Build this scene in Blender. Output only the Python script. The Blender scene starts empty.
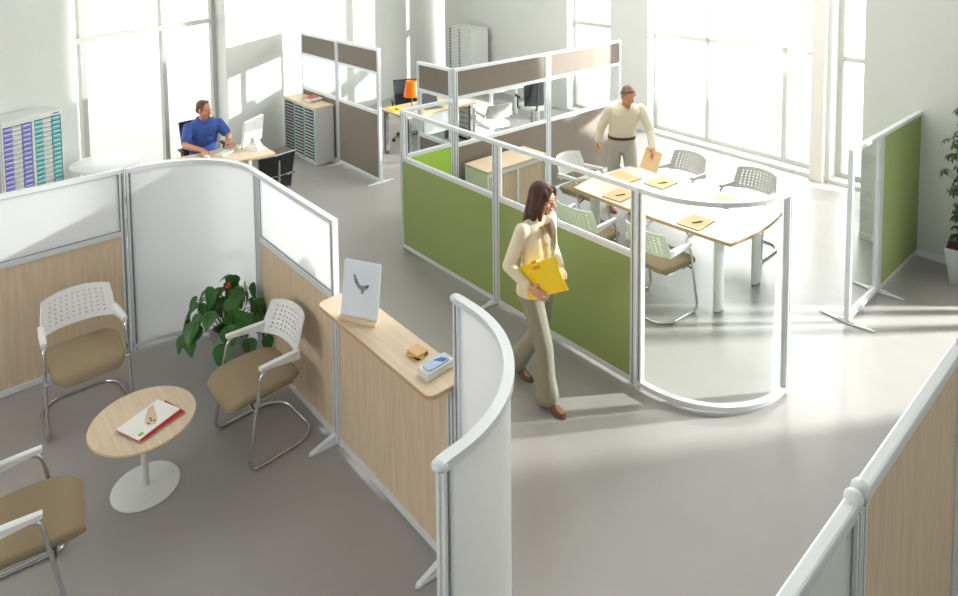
import bpy, bmesh, math, random
from mathutils import Vector, Matrix
R = math.radians
PI = math.pi
rnd = random.Random(7)
C = bpy.context.scene.collection

# ------------------------------------------------------------------ materials
def lin(c):
    def f(v):
        v /= 255.0
        return v/12.92 if v <= .04045 else ((v+.055)/1.055)**2.4
    return (f(c[0]), f(c[1]), f(c[2]), 1)

def mat(name, col, rough=.5, metal=0.0, noise=0.0, nscale=40.0, bump=0.0, spec=.5, stretch=None, col2=None, transl=0.0):
    m = bpy.data.materials.new(name); m.use_nodes = True
    nt = m.node_tree; N = nt.nodes; L = nt.links
    b = N['Principled BSDF']; out = N['Material Output']
    b.inputs['Base Color'].default_value = lin(col)
    b.inputs['Roughness'].default_value = rough
    b.inputs['Metallic'].default_value = metal
    b.inputs['Specular IOR Level'].default_value = spec
    if noise or bump or col2:
        tc = N.new('ShaderNodeTexCoord'); mp = N.new('ShaderNodeMapping'); nz = N.new('ShaderNodeTexNoise')
        L.new(tc.outputs['Object'], mp.inputs[0]); L.new(mp.outputs[0], nz.inputs['Vector'])
        nz.inputs['Scale'].default_value = nscale; nz.inputs['Detail'].default_value = 4
        if stretch: mp.inputs['Scale'].default_value = stretch
        if noise or col2:
            rp = N.new('ShaderNodeValToRGB')
            c = lin(col); c2 = lin(col2) if col2 else tuple(max(0, v*(1-noise)) for v in c[:3])+(1,)
            rp.color_ramp.elements[0].position = .32; rp.color_ramp.elements[1].position = .68
            rp.color_ramp.elements[0].color = c2; rp.color_ramp.elements[1].color = c
            L.new(nz.outputs['Fac'], rp.inputs[0]); L.new(rp.outputs[0], b.inputs['Base Color'])
        if bump:
            bp = N.new('ShaderNodeBump'); bp.inputs['Strength'].default_value = bump; bp.inputs['Distance'].default_value = .004
            L.new(nz.outputs['Fac'], bp.inputs['Height']); L.new(bp.outputs[0], b.inputs['Normal'])
    if transl:
        tr = N.new('ShaderNodeBsdfTranslucent'); tr.inputs[0].default_value = lin(col)
        mx = N.new('ShaderNodeMixShader'); mx.inputs[0].default_value = transl
        L.new(b.outputs[0], mx.inputs[1]); L.new(tr.outputs[0], mx.inputs[2]); L.new(mx.outputs[0], out.inputs[0])
    return m

def glass(name, tint=(250, 252, 251), refl=.06, frost=0.0, fcol=(235, 237, 238)):
    m = bpy.data.materials.new(name); m.use_nodes = True
    nt = m.node_tree; N = nt.nodes; L = nt.links
    N.remove(N['Principled BSDF']); out = N['Material Output']
    t = N.new('ShaderNodeBsdfTransparent'); t.inputs[0].default_value = lin(tint)
    g = N.new('ShaderNodeBsdfGlossy'); g.inputs['Roughness'].default_value = .02
    lw = N.new('ShaderNodeLayerWeight'); lw.inputs[0].default_value = .12
    mul = N.new('ShaderNodeMath'); mul.operation = 'MULTIPLY'; mul.inputs[1].default_value = refl*6
    L.new(lw.outputs['Fresnel'], mul.inputs[0])
    mx = N.new('ShaderNodeMixShader'); L.new(mul.outputs[0], mx.inputs[0])
    L.new(t.outputs[0], mx.inputs[1]); L.new(g.outputs[0], mx.inputs[2])
    last = mx
    if frost:
        d = N.new('ShaderNodeBsdfDiffuse'); d.inputs[0].default_value = lin(fcol)
        tr = N.new('ShaderNodeBsdfTranslucent'); tr.inputs[0].default_value = lin(fcol)
        m2 = N.new('ShaderNodeMixShader'); m2.inputs[0].default_value = .5
        L.new(d.outputs[0], m2.inputs[1]); L.new(tr.outputs[0], m2.inputs[2])
        m3 = N.new('ShaderNodeMixShader'); m3.inputs[0].default_value = frost
        L.new(mx.outputs[0], m3.inputs[1]); L.new(m2.outputs[0], m3.inputs[2]); last = m3
    L.new(last.outputs[0], out.inputs[0])
    return m

M = dict(
    floor=mat('floor_vinyl', (167, 163, 160), .34, noise=.05, nscale=3, spec=.4),
    wall=mat('wall_paint', (222, 223, 219), .8, noise=.03, nscale=2),
    white=mat('white_metal', (236, 238, 240), .35),
    alu=mat('silver_metal', (230, 233, 237), .38, metal=.12),
    groove=mat('dark_groove', (140, 146, 152), .6),
    winframe=mat('white_window_frame', (206, 205, 199), .5, transl=.3),  # window glare put into the material: translucency makes backlit frames glow
    chrome=mat('chrome', (205, 207, 210), .14, metal=1),
    steel=mat('grey_steel', (128, 130, 132), .3, metal=.7),
    plastic=mat('white_plastic', (240, 240, 240), .4),
    greyplastic=mat('grey_plastic', (196, 196, 190), .45),
    black=mat('black_plastic', (26, 27, 29), .5),
    mesh=mat('black_mesh', (40, 42, 46), .7, noise=.4, nscale=160),
    brown=mat('brown_fabric', (160, 141, 112), .9, noise=.12, nscale=220, bump=.3),
    wood=mat('pale_beech', (228, 206, 178), .5, col2=(215, 191, 161), nscale=9, stretch=(6, 6, .35)),
    woodtop=mat('pale_beech_top', (230, 209, 182), .42, col2=(219, 195, 166), nscale=7, stretch=(.4, 6, 6)),
    edge=mat('beech_edge', (205, 168, 125), .5),
    green=mat('green_fabric', (158, 174, 110), .95, noise=.10, nscale=150, bump=.2),
    limegreen=mat('lime_fabric', (178, 214, 84), .95, noise=.08, nscale=150),
    taupe=mat('taupe_fabric', (138, 127, 117), .95, noise=.22, nscale=110, bump=.2),
    glass=glass('clear_pane'),
    winglass=glass('window_glass', refl=.03),
    frost=glass('frosted_pane', frost=.94, fcol=(248, 248, 250)),
    frost2=glass('smoky_frosted_pane', frost=.80, fcol=(214, 215, 214)),
    tabletop=mat('laminate_top', (226, 216, 203), .28, noise=.03, nscale=8),
    paper=mat('paper', (244, 242, 236), .8),
    manila=mat('manila_card', (224, 187, 136), .7),
    yellow=mat('yellow_card', (248, 208, 28), .5),
    orange=mat('orange_shade', (250, 140, 10), .4, transl=.35),
    red=mat('red_card', (186, 30, 34), .4),
    skin=mat('skin', (214, 158, 128), .55),
    skin2=mat('skin_ruddy', (206, 142, 112), .55),
    lip=mat('lips', (190, 88, 84), .45),
    eye=mat('eye_white', (235, 233, 228), .3),
    iris=mat('iris', (48, 34, 26), .3),
    hairw=mat('dark_brown_hair', (82, 48, 32), .62, noise=.45, nscale=60, stretch=(4, 4, .4)),
    hairm=mat('brown_hair', (104, 66, 42), .55, noise=.35, nscale=60),
    hairm2=mat('greying_brown_hair', (138, 108, 84), .6, noise=.35, nscale=60),
    jacket=mat('cream_jacket', (236, 223, 196), .8, noise=.06, nscale=60, bump=.2),
    blouse=mat('ivory_blouse', (252, 249, 242), .7),
    slacks=mat('sage_trousers', (158, 154, 136), .85, noise=.1, nscale=50, bump=.25),
    blue=mat('blue_shirt', (66, 96, 176), .85, noise=.18, nscale=30, bump=.3),
    navy=mat('navy_trousers', (48, 52, 66), .85),
    shirt=mat('cream_shirt', (232, 222, 202), .8, noise=.06, nscale=40, bump=.2),
    grey=mat('light_grey_trousers', (192, 186, 178), .85, noise=.07, nscale=40, bump=.2),
    belt=mat('brown_belt', (84, 44, 26), .5),
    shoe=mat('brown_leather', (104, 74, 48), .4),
    gold=mat('gold', (214, 160, 60), .3, metal=.8),
    leaf=mat('green_leaf', (66, 122, 54), .36, noise=.45, nscale=14, transl=.12),
    leaf2=mat('dark_green_leaf', (58, 88, 48), .4, noise=.4, nscale=9, transl=.12),
    stem=mat('plant_stem', (96, 112, 62), .6),
    soil=mat('terracotta_granules', (128, 72, 48), .9, noise=.4, nscale=120, bump=.6),
    planter=mat('zinc_planter', (190, 196, 196), .42, metal=.25, noise=.08, nscale=12),
    flower=mat('red_flower', (214, 44, 40), .4),
    teal=mat('teal_tray', (104, 190, 194), .5),
    purple=mat('purple_tray', (146, 148, 222), .5),
    traydark=mat('dark_tray', (52, 72, 80), .5),
    traywhite=mat('white_tray', (232, 233, 230), .5),
    carcass=mat('white_cabinet', (228, 229, 226), .55),
    greycab=mat('grey_cabinet', (206, 207, 201), .55),
    bookteal=mat('teal_binder', (38, 104, 118), .6), bookblue=mat('blue_binder', (48, 62, 130), .6),
    bookbrown=mat('brown_binder', (132, 84, 54), .6), bookamber=mat('amber_binder', (120, 88, 50), .6),
    aqua=mat('aqua_box', (128, 200, 212), .6),
    bookred=mat('red_book', (196, 74, 66), .55), bookgold=mat('ochre_book', (206, 170, 96), .6),
    screen=mat('dark_screen', (60, 62, 66), .25),
    facade=mat('pale_facade', (250, 250, 248), .9), facadewin=mat('pale_facade_window', (205, 212, 218), .5),
    ground=mat('pale_paving', (240, 240, 236), .9), shrub=mat('pale_shrub', (170, 196, 140), .9, transl=.3),
    butterfly=mat('grey_butterfly', (140, 145, 148), .5), moth=mat('dark_spot', (30, 32, 34), .5),
    acrylic=mat('white_acrylic', (232, 236, 242), .25, transl=.3),
    picture=mat('beige_print', (222, 196, 166), .6), limeprint=mat('lime_print', (150, 190, 60), .6),
    skyprint=mat('sky_print', (186, 206, 232), .35), bluemark=mat('blue_mark', (60, 110, 170), .5),
    pillar=mat('warm_pillar', (226, 220, 214), .8),
)

# ------------------------------------------------------------------ object helpers
def obj(name, bm, m, parent=None, smooth=False, angle=40, recalc=True):
    if isinstance(bm, bmesh.types.BMesh):
        if recalc: bmesh.ops.recalc_face_normals(bm, faces=bm.faces)
        me = bpy.data.meshes.new(name); bm.to_mesh(me); bm.free()
    else:
        me = bm
    if smooth:
        for p in me.polygons: p.use_smooth = True
        try: me.set_sharp_from_angle(angle=R(angle))
        except Exception: pass
    if m is not None and len(me.materials) == 0: me.materials.append(m)
    o = bpy.data.objects.new(name, me); C.objects.link(o)
    if parent is not None: o.parent = parent
    return o

def tag(o, label=None, cat=None, group=None, kind=None):
    if label: o['label'] = label
    if cat: o['category'] = cat
    if group: o['group'] = group
    if kind: o['kind'] = kind
    return o

def thing(name, label, cat, loc=(0, 0, 0), rz=0, group=None):
    o = bpy.data.objects.new(name, None); C.objects.link(o)
    o.empty_display_size = .1
    o.location = loc; o.rotation_euler = (0, 0, rz)
    return tag(o, label, cat, group)

def dup(root, loc, rz, label=None, group=None):
    r = root.copy(); C.objects.link(r); r.location = loc; r.rotation_euler = (0, 0, rz)
    if label: r['label'] = label
    if group: r['group'] = group
    for ch in list(root.children):
        c = ch.copy(); C.objects.link(c); c.parent = r
        for g in list(ch.children):
            d = g.copy(); C.objects.link(d); d.parent = c
    return r

def struct(name, bm, m, **k):
    o = obj(name, bm, m, **k); o['kind'] = 'structure'; return o

def box(bm, x0, y0, z0, x1, y1, z1, mx=None, bev=0):
    vs = [bm.verts.new(p) for p in [(x0, y0, z0), (x1, y0, z0), (x1, y1, z0), (x0, y1, z0), (x0, y0, z1), (x1, y0, z1), (x1, y1, z1), (x0, y1, z1)]]
    fs = [bm.faces.new([vs[i] for i in f]) for f in [(3, 2, 1, 0), (4, 5, 6, 7), (0, 1, 5, 4), (1, 2, 6, 5), (2, 3, 7, 6), (3, 0, 4, 7)]]
    if bev:
        es = list({e for f in fs for e in f.edges})
        r = bmesh.ops.bevel(bm, geom=es, offset=bev, segments=2, profile=.6, affect='EDGES')
        vs = list({v for f in r['faces'] for v in f.verts} | {v for v in vs if v.is_valid})
    if mx is not None:
        for v in vs: v.co = mx @ v.co
    return vs

def bx(*a, **k):
    bm = bmesh.new(); box(bm, *a, **k); return bm

def prism(bm, pts, z0, z1, mx=None):
    lo = [bm.verts.new((p[0], p[1], z0)) for p in pts]; hi = [bm.verts.new((p[0], p[1], z1)) for p in pts]
    n = len(pts)
    bm.faces.new(lo[::-1]); bm.faces.new(hi)
    for i in range(n):
        bm.faces.new((lo[i], lo[(i+1) % n], hi[(i+1) % n], hi[i]))
    if mx is not None:
        for v in lo+hi: v.co = mx @ v.co
    return lo+hi

def fillet(pts, r, seg=5):
    pts = [Vector(p) for p in pts]; out = [pts[0]]
    for i in range(1, len(pts)-1):
        a, b, c = pts[i-1], pts[i], pts[i+1]
        u = (a-b); v = (c-b); rr = min(r, u.length*.48, v.length*.48)
        p0 = b+u.normalized()*rr; p1 = b+v.normalized()*rr
        for k in range(seg+1):
            t = k/seg
            out.append(p0*(1-t)**2+b*2*t*(1-t)+p1*t*t)
    out.append(pts[-1]); return out

def tube(bm, pts, r, seg=8, caps=True, closed=False):
    pts = [Vector(p) for p in pts]; n = len(pts); rings = []
    rr = r if isinstance(r, (list, tuple)) else [r]*n
    t0 = (pts[1]-pts[0]).normalized()
    nv = t0.orthogonal().normalized()
    for i in range(n):
        if closed: t = (pts[(i+1) % n]-pts[i-1]).normalized()
        else: t = (pts[min(i+1, n-1)]-pts[max(i-1, 0)]).normalized()
        nv = (nv-t*nv.dot(t)).normalized(); b = t.cross(nv)
        rings.append([bm.verts.new(pts[i]+(nv*math.cos(2*PI*k/seg)+b*math.sin(2*PI*k/seg))*rr[i]) for k in range(seg)])
    m = n if closed else n-1
    for i in range(m):
        A, B = rings[i], rings[(i+1) % n]
        for k in range(seg): bm.faces.new((A[k], A[(k+1) % seg], B[(k+1) % seg], B[k]))
    if caps and not closed:
        bm.faces.new(rings[0][::-1]); bm.faces.new(rings[-1])
    return rings

def lathe(bm, prof, c=(0, 0, 0), seg=24, mx=None):
    rings = []; new = []
    for r, z in prof:
        ring = [bm.verts.new((c[0]+r*math.cos(2*PI*k/seg), c[1]+r*math.sin(2*PI*k/seg), c[2]+z)) for k in range(seg)]
        rings.append(ring); new += ring
    for A, B in zip(rings, rings[1:]):
        for k in range(seg): bm.faces.new((A[k], A[(k+1) % seg], B[(k+1) % seg], B[k]))
    bm.faces.new(rings[0][::-1]); bm.faces.new(rings[-1])
    if mx is not None:
        for v in new: v.co = mx @ v.co

def ball(bm, c, rad, rot=None, seg=16, ring=10):
    rx, ry, rz = rad if isinstance(rad, (tuple, list)) else (rad,)*3
    mx = Matrix.Translation(c) @ (rot.to_4x4() if rot is not None else Matrix.Identity(4)) @ Matrix.Diagonal((rx, ry, rz, 1))
    bmesh.ops.create_uvsphere(bm, u_segments=seg, v_segments=ring, radius=1, matrix=mx)

def loft(bm, rings, caps=True):
    vr = [[bm.verts.new(p) for p in r] for r in rings]; n = len(vr[0])
    for A, B in zip(vr, vr[1:]):
        for k in range(n): bm.faces.new((A[k], A[(k+1) % n], B[(k+1) % n], B[k]))
    if caps: bm.faces.new(vr[0][::-1]); bm.faces.new(vr[-1])

def wallstrip(bm, path, ht, z0, z1, off=0.0):
    """solid strip following a plan path"""
    L_, R_ = [], []
    n = len(path)
    for i in range(n):
        a = Vector(path[max(i-1, 0)]); b = Vector(path[min(i+1, n-1)])
        t = (b-a).normalized(); nn = Vector((-t.y, t.x)); p = Vector(path[i])
        L_.append(p+nn*(ht+off)); R_.append(p-nn*(ht-off))
    rings = [[(l.x, l.y, z0), (r.x, r.y, z0), (r.x, r.y, z1), (l.x, l.y, z1)] for l, r in zip(L_, R_)]
    loft(bm, rings)

def rrect(x0, y0, x1, y1, r, seg=5):
    pts = []
    for cx, cy, a in ((x1-r, y1-r, 0), (x0+r, y1-r, 90), (x0+r, y0+r, 180), (x1-r, y0+r, 270)):
        for k in range(seg+1):
            t = R(a+90*k/seg); pts.append((cx+r*math.cos(t), cy+r*math.sin(t)))
    return pts

# ------------------------------------------------------------------ the room
DA = Vector((-.457, .889)); NA = Vector((.889, .457)); A0 = Vector((-4.35, .5))
DB = Vector((1.0, -.06)).normalized(); NB = Vector((-.06, -1.0)).normalized(); B0 = Vector((2.26, 5.545))
ZC = 5.6
struct('floor', bx(-12, -9, -.2, 8.2, 8, 0), M['floor'])

def wall_holes(name, o, d, n, s0, s1, holes, z1, th=.3):
    """wall along d from s0 to s1 seen from side n, thickness goes to -n; holes (a,b,zlo,zhi)"""
    bm = bmesh.new()
    ang = math.atan2(d.y, d.x)
    mx = Matrix.Translation((o.x, o.y, 0)) @ Matrix.Rotation(ang, 4, 'Z')
    side = -1 if Vector((-d.y, d.x)).dot(n) > 0 else 1
    y0, y1 = (0, th) if side > 0 else (-th, 0)
    cur = s0
    for a, b, zl, zh in sorted(holes):
        if a > cur: box(bm, cur, y0, 0, a, y1, z1, mx)
        if zl > 0: box(bm, a, y0, 0, b, y1, zl, mx)
        if zh < z1: box(bm, a, y0, zh, b, y1, z1, mx)
        cur = b
    box(bm, cur, y0, 0, s1, y1, z1, mx)
    return struct(name, bm, M['wall'])

def window(name, o, d, n, a, b, zl, zh, vert, hor, th=.3, w=.07):
    ang = math.atan2(d.y, d.x)
    root = thing(name, None, None, (o.x, o.y, 0), ang); root['kind'] = 'structure'
    side = -1 if Vector((-d.y, d.x)).dot(n) > 0 else 1
    y = side*(th-.08); bm = bmesh.new()
    box(bm, a, y-.03, zl, a+w, y+.03, zh); box(bm, b-w, y-.03, zl, b, y+.03, zh)
    box(bm, a+w, y-.03, zl, b-w, y+.03, zl+w); box(bm, a+w, y-.03, zh-w, b-w, y+.03, zh)
    for v in vert: box(bm, v-w/2, y-.03, zl+w, v+w/2, y+.03, zh-w)
    for h in hor: box(bm, a+w, y-.035, h-w/2, b-w, y+.035, h+w/2)
    obj('window_frame', bm, M['winframe'], root)
    obj('window_pane', bx(a+w, y-.004, zl+w, b-w, y+.004, zh-w), M['winglass'], root)
    return root

wall_holes('wall_left', A0, DA, NA, -9, 7.35, [(-3.5, -1.1, .12, 5.2)], ZC)
window('window_1', A0, DA, NA, -3.5, -1.1, .12, 5.2, (-3.25, -2.05), (2.27,))
# wall B runs along DB from s=-9 (left) to s=1.72
wall_holes('wall_back', B0, DB, NB, -9.2, 1.72, [(-4.965, -3.858, .05, 5.2), (-2.996, -.13, .05, 5.2), (.12, 1.45, .05, 5.2)], ZC)
window('window_2', B0, DB, NB, -4.965, -3.858, .05, 5.2, (), (1.76,))
window('window_3', B0, DB, NB, -2.996, -.13, .05, 5.2, (-1.94, -.64), (1.745,))
window('window_4', B0, DB, NB, .12, 1.45, .05, 5.2, (.62,), (1.73,))
struct('trim_1', bx(-.11, -.1, 0, .07, .02, ZC, Matrix.Translation((B0.x, B0.y, 0)) @ Matrix.Rotation(math.atan2(DB.y, DB.x), 4, 'Z')), M['pillar'])
Xa, Xp = Vector((1, 0)), Vector((0, -1))
wall_holes('wall_right', Vector((0, 4.0)), Xa, Xp, 3.3, 8.2, [(5.18, 6.42, .35, 5.2)], ZC, th=.1)
window('window_5', Vector((0, 4.0)), Xa, Xp, 5.18, 6.42, .35, 5.2, (5.36, 5.6), (), th=.1, w=.05)
struct('baseboard_right', bx(3.3, 3.985, 0, 8.2, 3.999, .07), M['white'])
struct('wall_return', bx(4.0, 4.3, 0, 4.2, 5.44, ZC), M['wall'])
struct('ceiling', bx(-12, -9, ZC, 8.2, 8, ZC+.2), M['wall'])
struct('wall_front', bx(-1.2, -9.2, 0, 8.4, -9, ZC), M['wall'])
struct('wall_far_right', bx(8.2, -9, 0, 8.4, 4.0, ZC), M['wall'])
struct('exterior_ground', bx(-60, -40, -.5, 60, 60, -.3), M['ground'])

def building(label, cx, cy, ang, L, H, n, rows):
    t = thing('neighbouring_building', label, 'building', (cx, cy, -.3), ang, None)
    obj('wall', bx(-L/2, 0, 0, L/2, 1, H), M['facade'], t)
    for r in range(rows):
        for i in range(n):
            x = -L/2+(i+.5)*L/n; z = 1.6+r*3.2
            bm = bmesh.new()
            pts = [(x-.4, z), (x+.4, z)]+[(x+.4*math.cos(R(a)), z+1.3+.4*math.sin(R(a))) for a in range(0, 181, 30)]
            vs = [bm.verts.new((p[0], -.02, p[1])) for p in pts]; bm.faces.new(vs)
            obj('arched_window', bm, M['facadewin'], t)
building('pale building with arched windows outside the window behind the man in blue', -18.5, -2.5, R(62)+R(55), 16, 9, 8, 2)
building('pale building with arched windows outside the large window behind the meeting table', 1.5, 19, 0, 18, 9, 9, 2)

# ------------------------------------------------------------------ screens
def flat_screen(label, x, y, ang, L, H, fills, rails, group, feet=(), name='office_screen', cat='screen', post=(1, 1), toprail=.035, blade='both', rounded=False):
    t = thing(name, label, cat, (x, y, 0), ang, group)
    fr = bmesh.new(); T = .022; pw = .042
    for i, x0 in enumerate((0, L-pw)):
        if not post[i]: continue
        box(fr, x0+.0005, -T+.0006, .015, x0+.014, T-.0006, H-toprail+.001); box(fr, x0+pw-.014, -T+.0006, .015, x0+pw, T-.0006, H-toprail+.001)
        obj('post_channel', bx(x0+.014, -T+.006, .015, x0+pw-.014, T-.006, H-toprail), M['groove'], t)
    xa, xb = pw, L-pw
    if rounded:
        box(fr, .03, -.0235, H-toprail+.002, L-.03, .0235, H+.012, bev=.009)
    box(fr, 0 if not rounded else xa, -T, H-toprail, L if not rounded else xb, T, H)
    box(fr, xa, -T, .03, xb, T, .07)
    for z in rails: box(fr, xa, -T, z-.02, xb, T, z+.02)
    obj('frame', fr, M['alu'], t)
    zs = [.07]+sum([[z-.02, z+.02] for z in rails], [])+[H-toprail]
    for i, f in enumerate(fills):
        z0, z1 = zs[2*i], zs[2*i+1]
        kind, m, th = f
        obj(kind, bx(xa, -th, z0, xb, th, z1), M[m], t)
        if kind in ('frosted_pane', 'clear_pane'):
            g = bmesh.new(); w = .008; q = th+.003
            box(g, xa, -q, z0, xa+w, q, z1); box(g, xb-w, -q, z0, xb, q, z1)
            box(g, xa+w, -q, z0, xb-w, q, z0+w); box(g, xa+w, -q, z1-w, xb-w, q, z1)
            obj('gasket', g, M['groove'] if kind == 'frosted_pane' else M['white'], t)
    for s in feet: foot(t, s, blade)
    return t

def foot(t, s, blade='both', ln=.23):
    bm = bmesh.new()
    pts = []
    if blade == 'both':
        for a in range(0, 360, 15):
            c, sn = math.cos(R(a)), math.sin(R(a))
            pts.append((s+.034*c*(1-.55*abs(sn)), ln*sn))
        prism(bm, pts, .004, .016)
        box(bm, s-.016, -.07, .014, s+.016, .07, .03)
    else:
        sg = -1 if blade == 'minus' else 1
        prism(bm, [(s-.028, 0), (s+.028, 0), (s+.015, sg*.2), (s, sg*.218), (s-.015, sg*.2)][::sg], .003, .02)
        rings = []
        for k in range(5):
            u = k/4; rings.append([(s-.02+.008*u, sg*.2*u, .018), (s+.02-.008*u, sg*.2*u, .018), (s+.02-.008*u, sg*.2*u, .07-.05*u), (s-.02+.008*u, sg*.2*u, .07-.05*u)])
        loft(bm, rings)
    return obj('foot', bm, M['white'], t)

def arc(cx, cy, r, a0, a1, n=28):
    return [(cx+r*math.cos(R(a0+(a1-a0)*k/n)), cy+r*math.sin(R(a0+(a1-a0)*k/n))) for k in range(n+1)]

def curved_screen(label, path, H, pane, pane_kind, group, name='curved_screen', th=.006, solid_top=False):
    """path in world plan coordinates; origin at its first point"""
    o = Vector(path[0]); loc = [(p[0]-o.x, p[1]-o.y) for p in path]
    t = thing(name, label, 'screen', (o.x, o.y, 0), 0, group)
    fr = bmesh.new()
    T = .022
    wallstrip(fr, loc, T if not solid_top else .024, H-.036, H); wallstrip(fr, loc, T, .03, .066)
    for i, j in ((0, 1), (-1, -2)):
        p = Vector(loc[i]); d = (Vector(loc[j])-p).normalized()
        wallstrip(fr, [p, p+d*.014], T+.001, .012, H-.034); wallstrip(fr, [p+d*.03, p+d*.044], T+.001, .012, H-.034)
        gr = bmesh.new(); wallstrip(gr, [p+d*.014, p+d*.03], T-.006, .015, H-.034); obj('post_channel', gr, M['groove'], t)
        if solid_top:
            ball(fr, (p.x, p.y, H-.016), (.032, .032, .02), seg=14, ring=8)
    obj('frame', fr, M['alu'], t, smooth=True, angle=35)
    bm = bmesh.new(); wallstrip(bm, loc, th, .066, H-.036); obj(pane_kind, bm, M[pane], t, smooth=True, angle=35)
    return t

GL = ('clear_pane', 'glass', .004)
H1, H2, RL = 1.57, 1.92, 1.03
GREEN = ('fabric_panel', 'green', .016)
gg = 'green and clear screens around the meeting area'
flat_screen('green screen bay with clear top strip nearest the grey screens, behind the walking woman', 0, 0, 0, 1.548, H1, [GREEN, GL], [RL], gg, feet=[1.512])
flat_screen('green screen bay with clear top strip joined to the curved clear screen', 1.556, 0, 0, 1.548, H1, [GREEN, GL], [RL], gg)
flat_screen('short bright lime screen return with clear top at the end of the green run', 0, .025, R(90), .70, H1, [('fabric_panel', 'limegreen', .016), GL], [RL], gg)
curved_screen('full-height curved clear screen wrapping the corner by the meeting table', [(3.12, 0)]+arc(3.20, .70, .70, -90, 0)+[(3.90, .785)], H1, 'glass', 'clear_pane', gg, th=.004)
tg = 'taupe fabric screens with a clear middle band'
TP = ('fabric_panel', 'taupe', .016)
R3 = [1.0, 1.57]
flat_screen('short taupe screen with clear middle at the open end of the grey screen corner', -.70, .745, 0, .672, H2, [TP, GL, TP], R3, tg)
flat_screen('taupe screen with clear middle behind the low tambour cupboard', 0, .755, R(90), 1.60, H2, [TP, GL, TP], R3, tg)
flat_screen('taupe screen with clear middle beside the standing man', 0, 2.365, R(90), 1.58, H2, [TP, GL, TP], R3, tg, feet=[1.56])
flat_screen('taupe screen with clear middle standing behind the tray cabinet', -4.19, .91, 0, 1.17, H2, [TP, GL, TP], R3, tg)
flat_screen('taupe screen with clear middle and blade foot beside the aisle', -3.01, .91, 0, 1.17, H2, [TP, GL, TP], R3, tg, feet=[.036, 1.15])
rg = 'screens beside the tall potted plant'
flat_screen('narrow clear screen bay with blade feet before the tall plant', 3.855, 2.085, R(90), .745, H1, [GL], [], rg, feet=[.02])
flat_screen('plain green screen with blade feet before the tall plant', 3.855, 2.835, R(90), 1.205, H1, [('fabric_panel', 'green', .016)], [], rg, feet=[.036, 1.185])
wg = 'wood and frosted screens of the waiting area'
WD = ('wood_panel', 'wood', .012); FR = ('frosted_pane', 'frost', .006)
flat_screen('wood screen with frosted top strip behind the first waiting chair', 0, -2.775, R(-90), 1.25, H1, [WD, FR], [RL], wg)
curved_screen('tall curved frosted screen in the corner behind the potted anthurium', [(.02, -2.765)]+arc(.72, -2.685, .70, 180, 90)+[(.835, -1.985)], H1, 'frost', 'frosted_pane', wg)
flat_screen('wood screen with frosted top strip between the curved corner and the reception counter', .845, -1.985, 0, 1.255, H1, [WD, FR], [RL], wg, feet=[1.225], blade='minus')
curved_screen('curved frosted screen wrapping the end of the reception counter', [(3.375, -1.985)]+arc(3.50, -2.68, .695, 90, 0)+[(4.2, -2.735)], H1, 'frost', 'frosted_pane', wg, solid_top=True)
t = flat_screen('low wood reception counter with overhanging beech top and one blade foot', 2.112, -1.99, 0, 1.25, 1.055, [WD], [], None, feet=[1.17], blade='minus', name='reception_counter', cat='counter')
bm = bmesh.new(); prism(bm, rrect(.04, -.17, 1.255, .10, .05), 1.055, 1.082); obj('counter_top', bm, M['woodtop'], t)
bm = bmesh.new(); prism(bm, rrect(.038, -.172, 1.257, .102, .052), 1.058, 1.078); obj('edge_band', bm, M['edge'], t)
og = 'low screens at the lower corner of the office'
FR2 = ('frosted_pane', 'frost2', .006)
def ballcap(t, x):
    bm = bmesh.new(); lathe(bm, [(.010, -.010), (.022, -.004), (.029, .008), (.031, .020), (.028, .033), (.020, .043), (.008, .048)], (x, 0, H1-.012), 20); obj('ball_cap', bm, M['white'], t, smooth=True, angle=60)
t = flat_screen('smoky frosted screen with ball cap ahead of the full wood screen', 5.25, -3.05, R(90), 1.255, H1, [FR2], [], og, rounded=True); ballcap(t, 1.232)
t = flat_screen('full wood screen with rounded rail and ball cap at the lower picture edge', 5.25, -1.79, R(90), 1.24, H1, [WD], [], og, rounded=True); ballcap(t, .034)
t = flat_screen('smoky frosted screen continuing behind the full wood screen', 5.25, -.545, R(90), 1.24, H1, [FR2], [], og, rounded=True)

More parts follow.
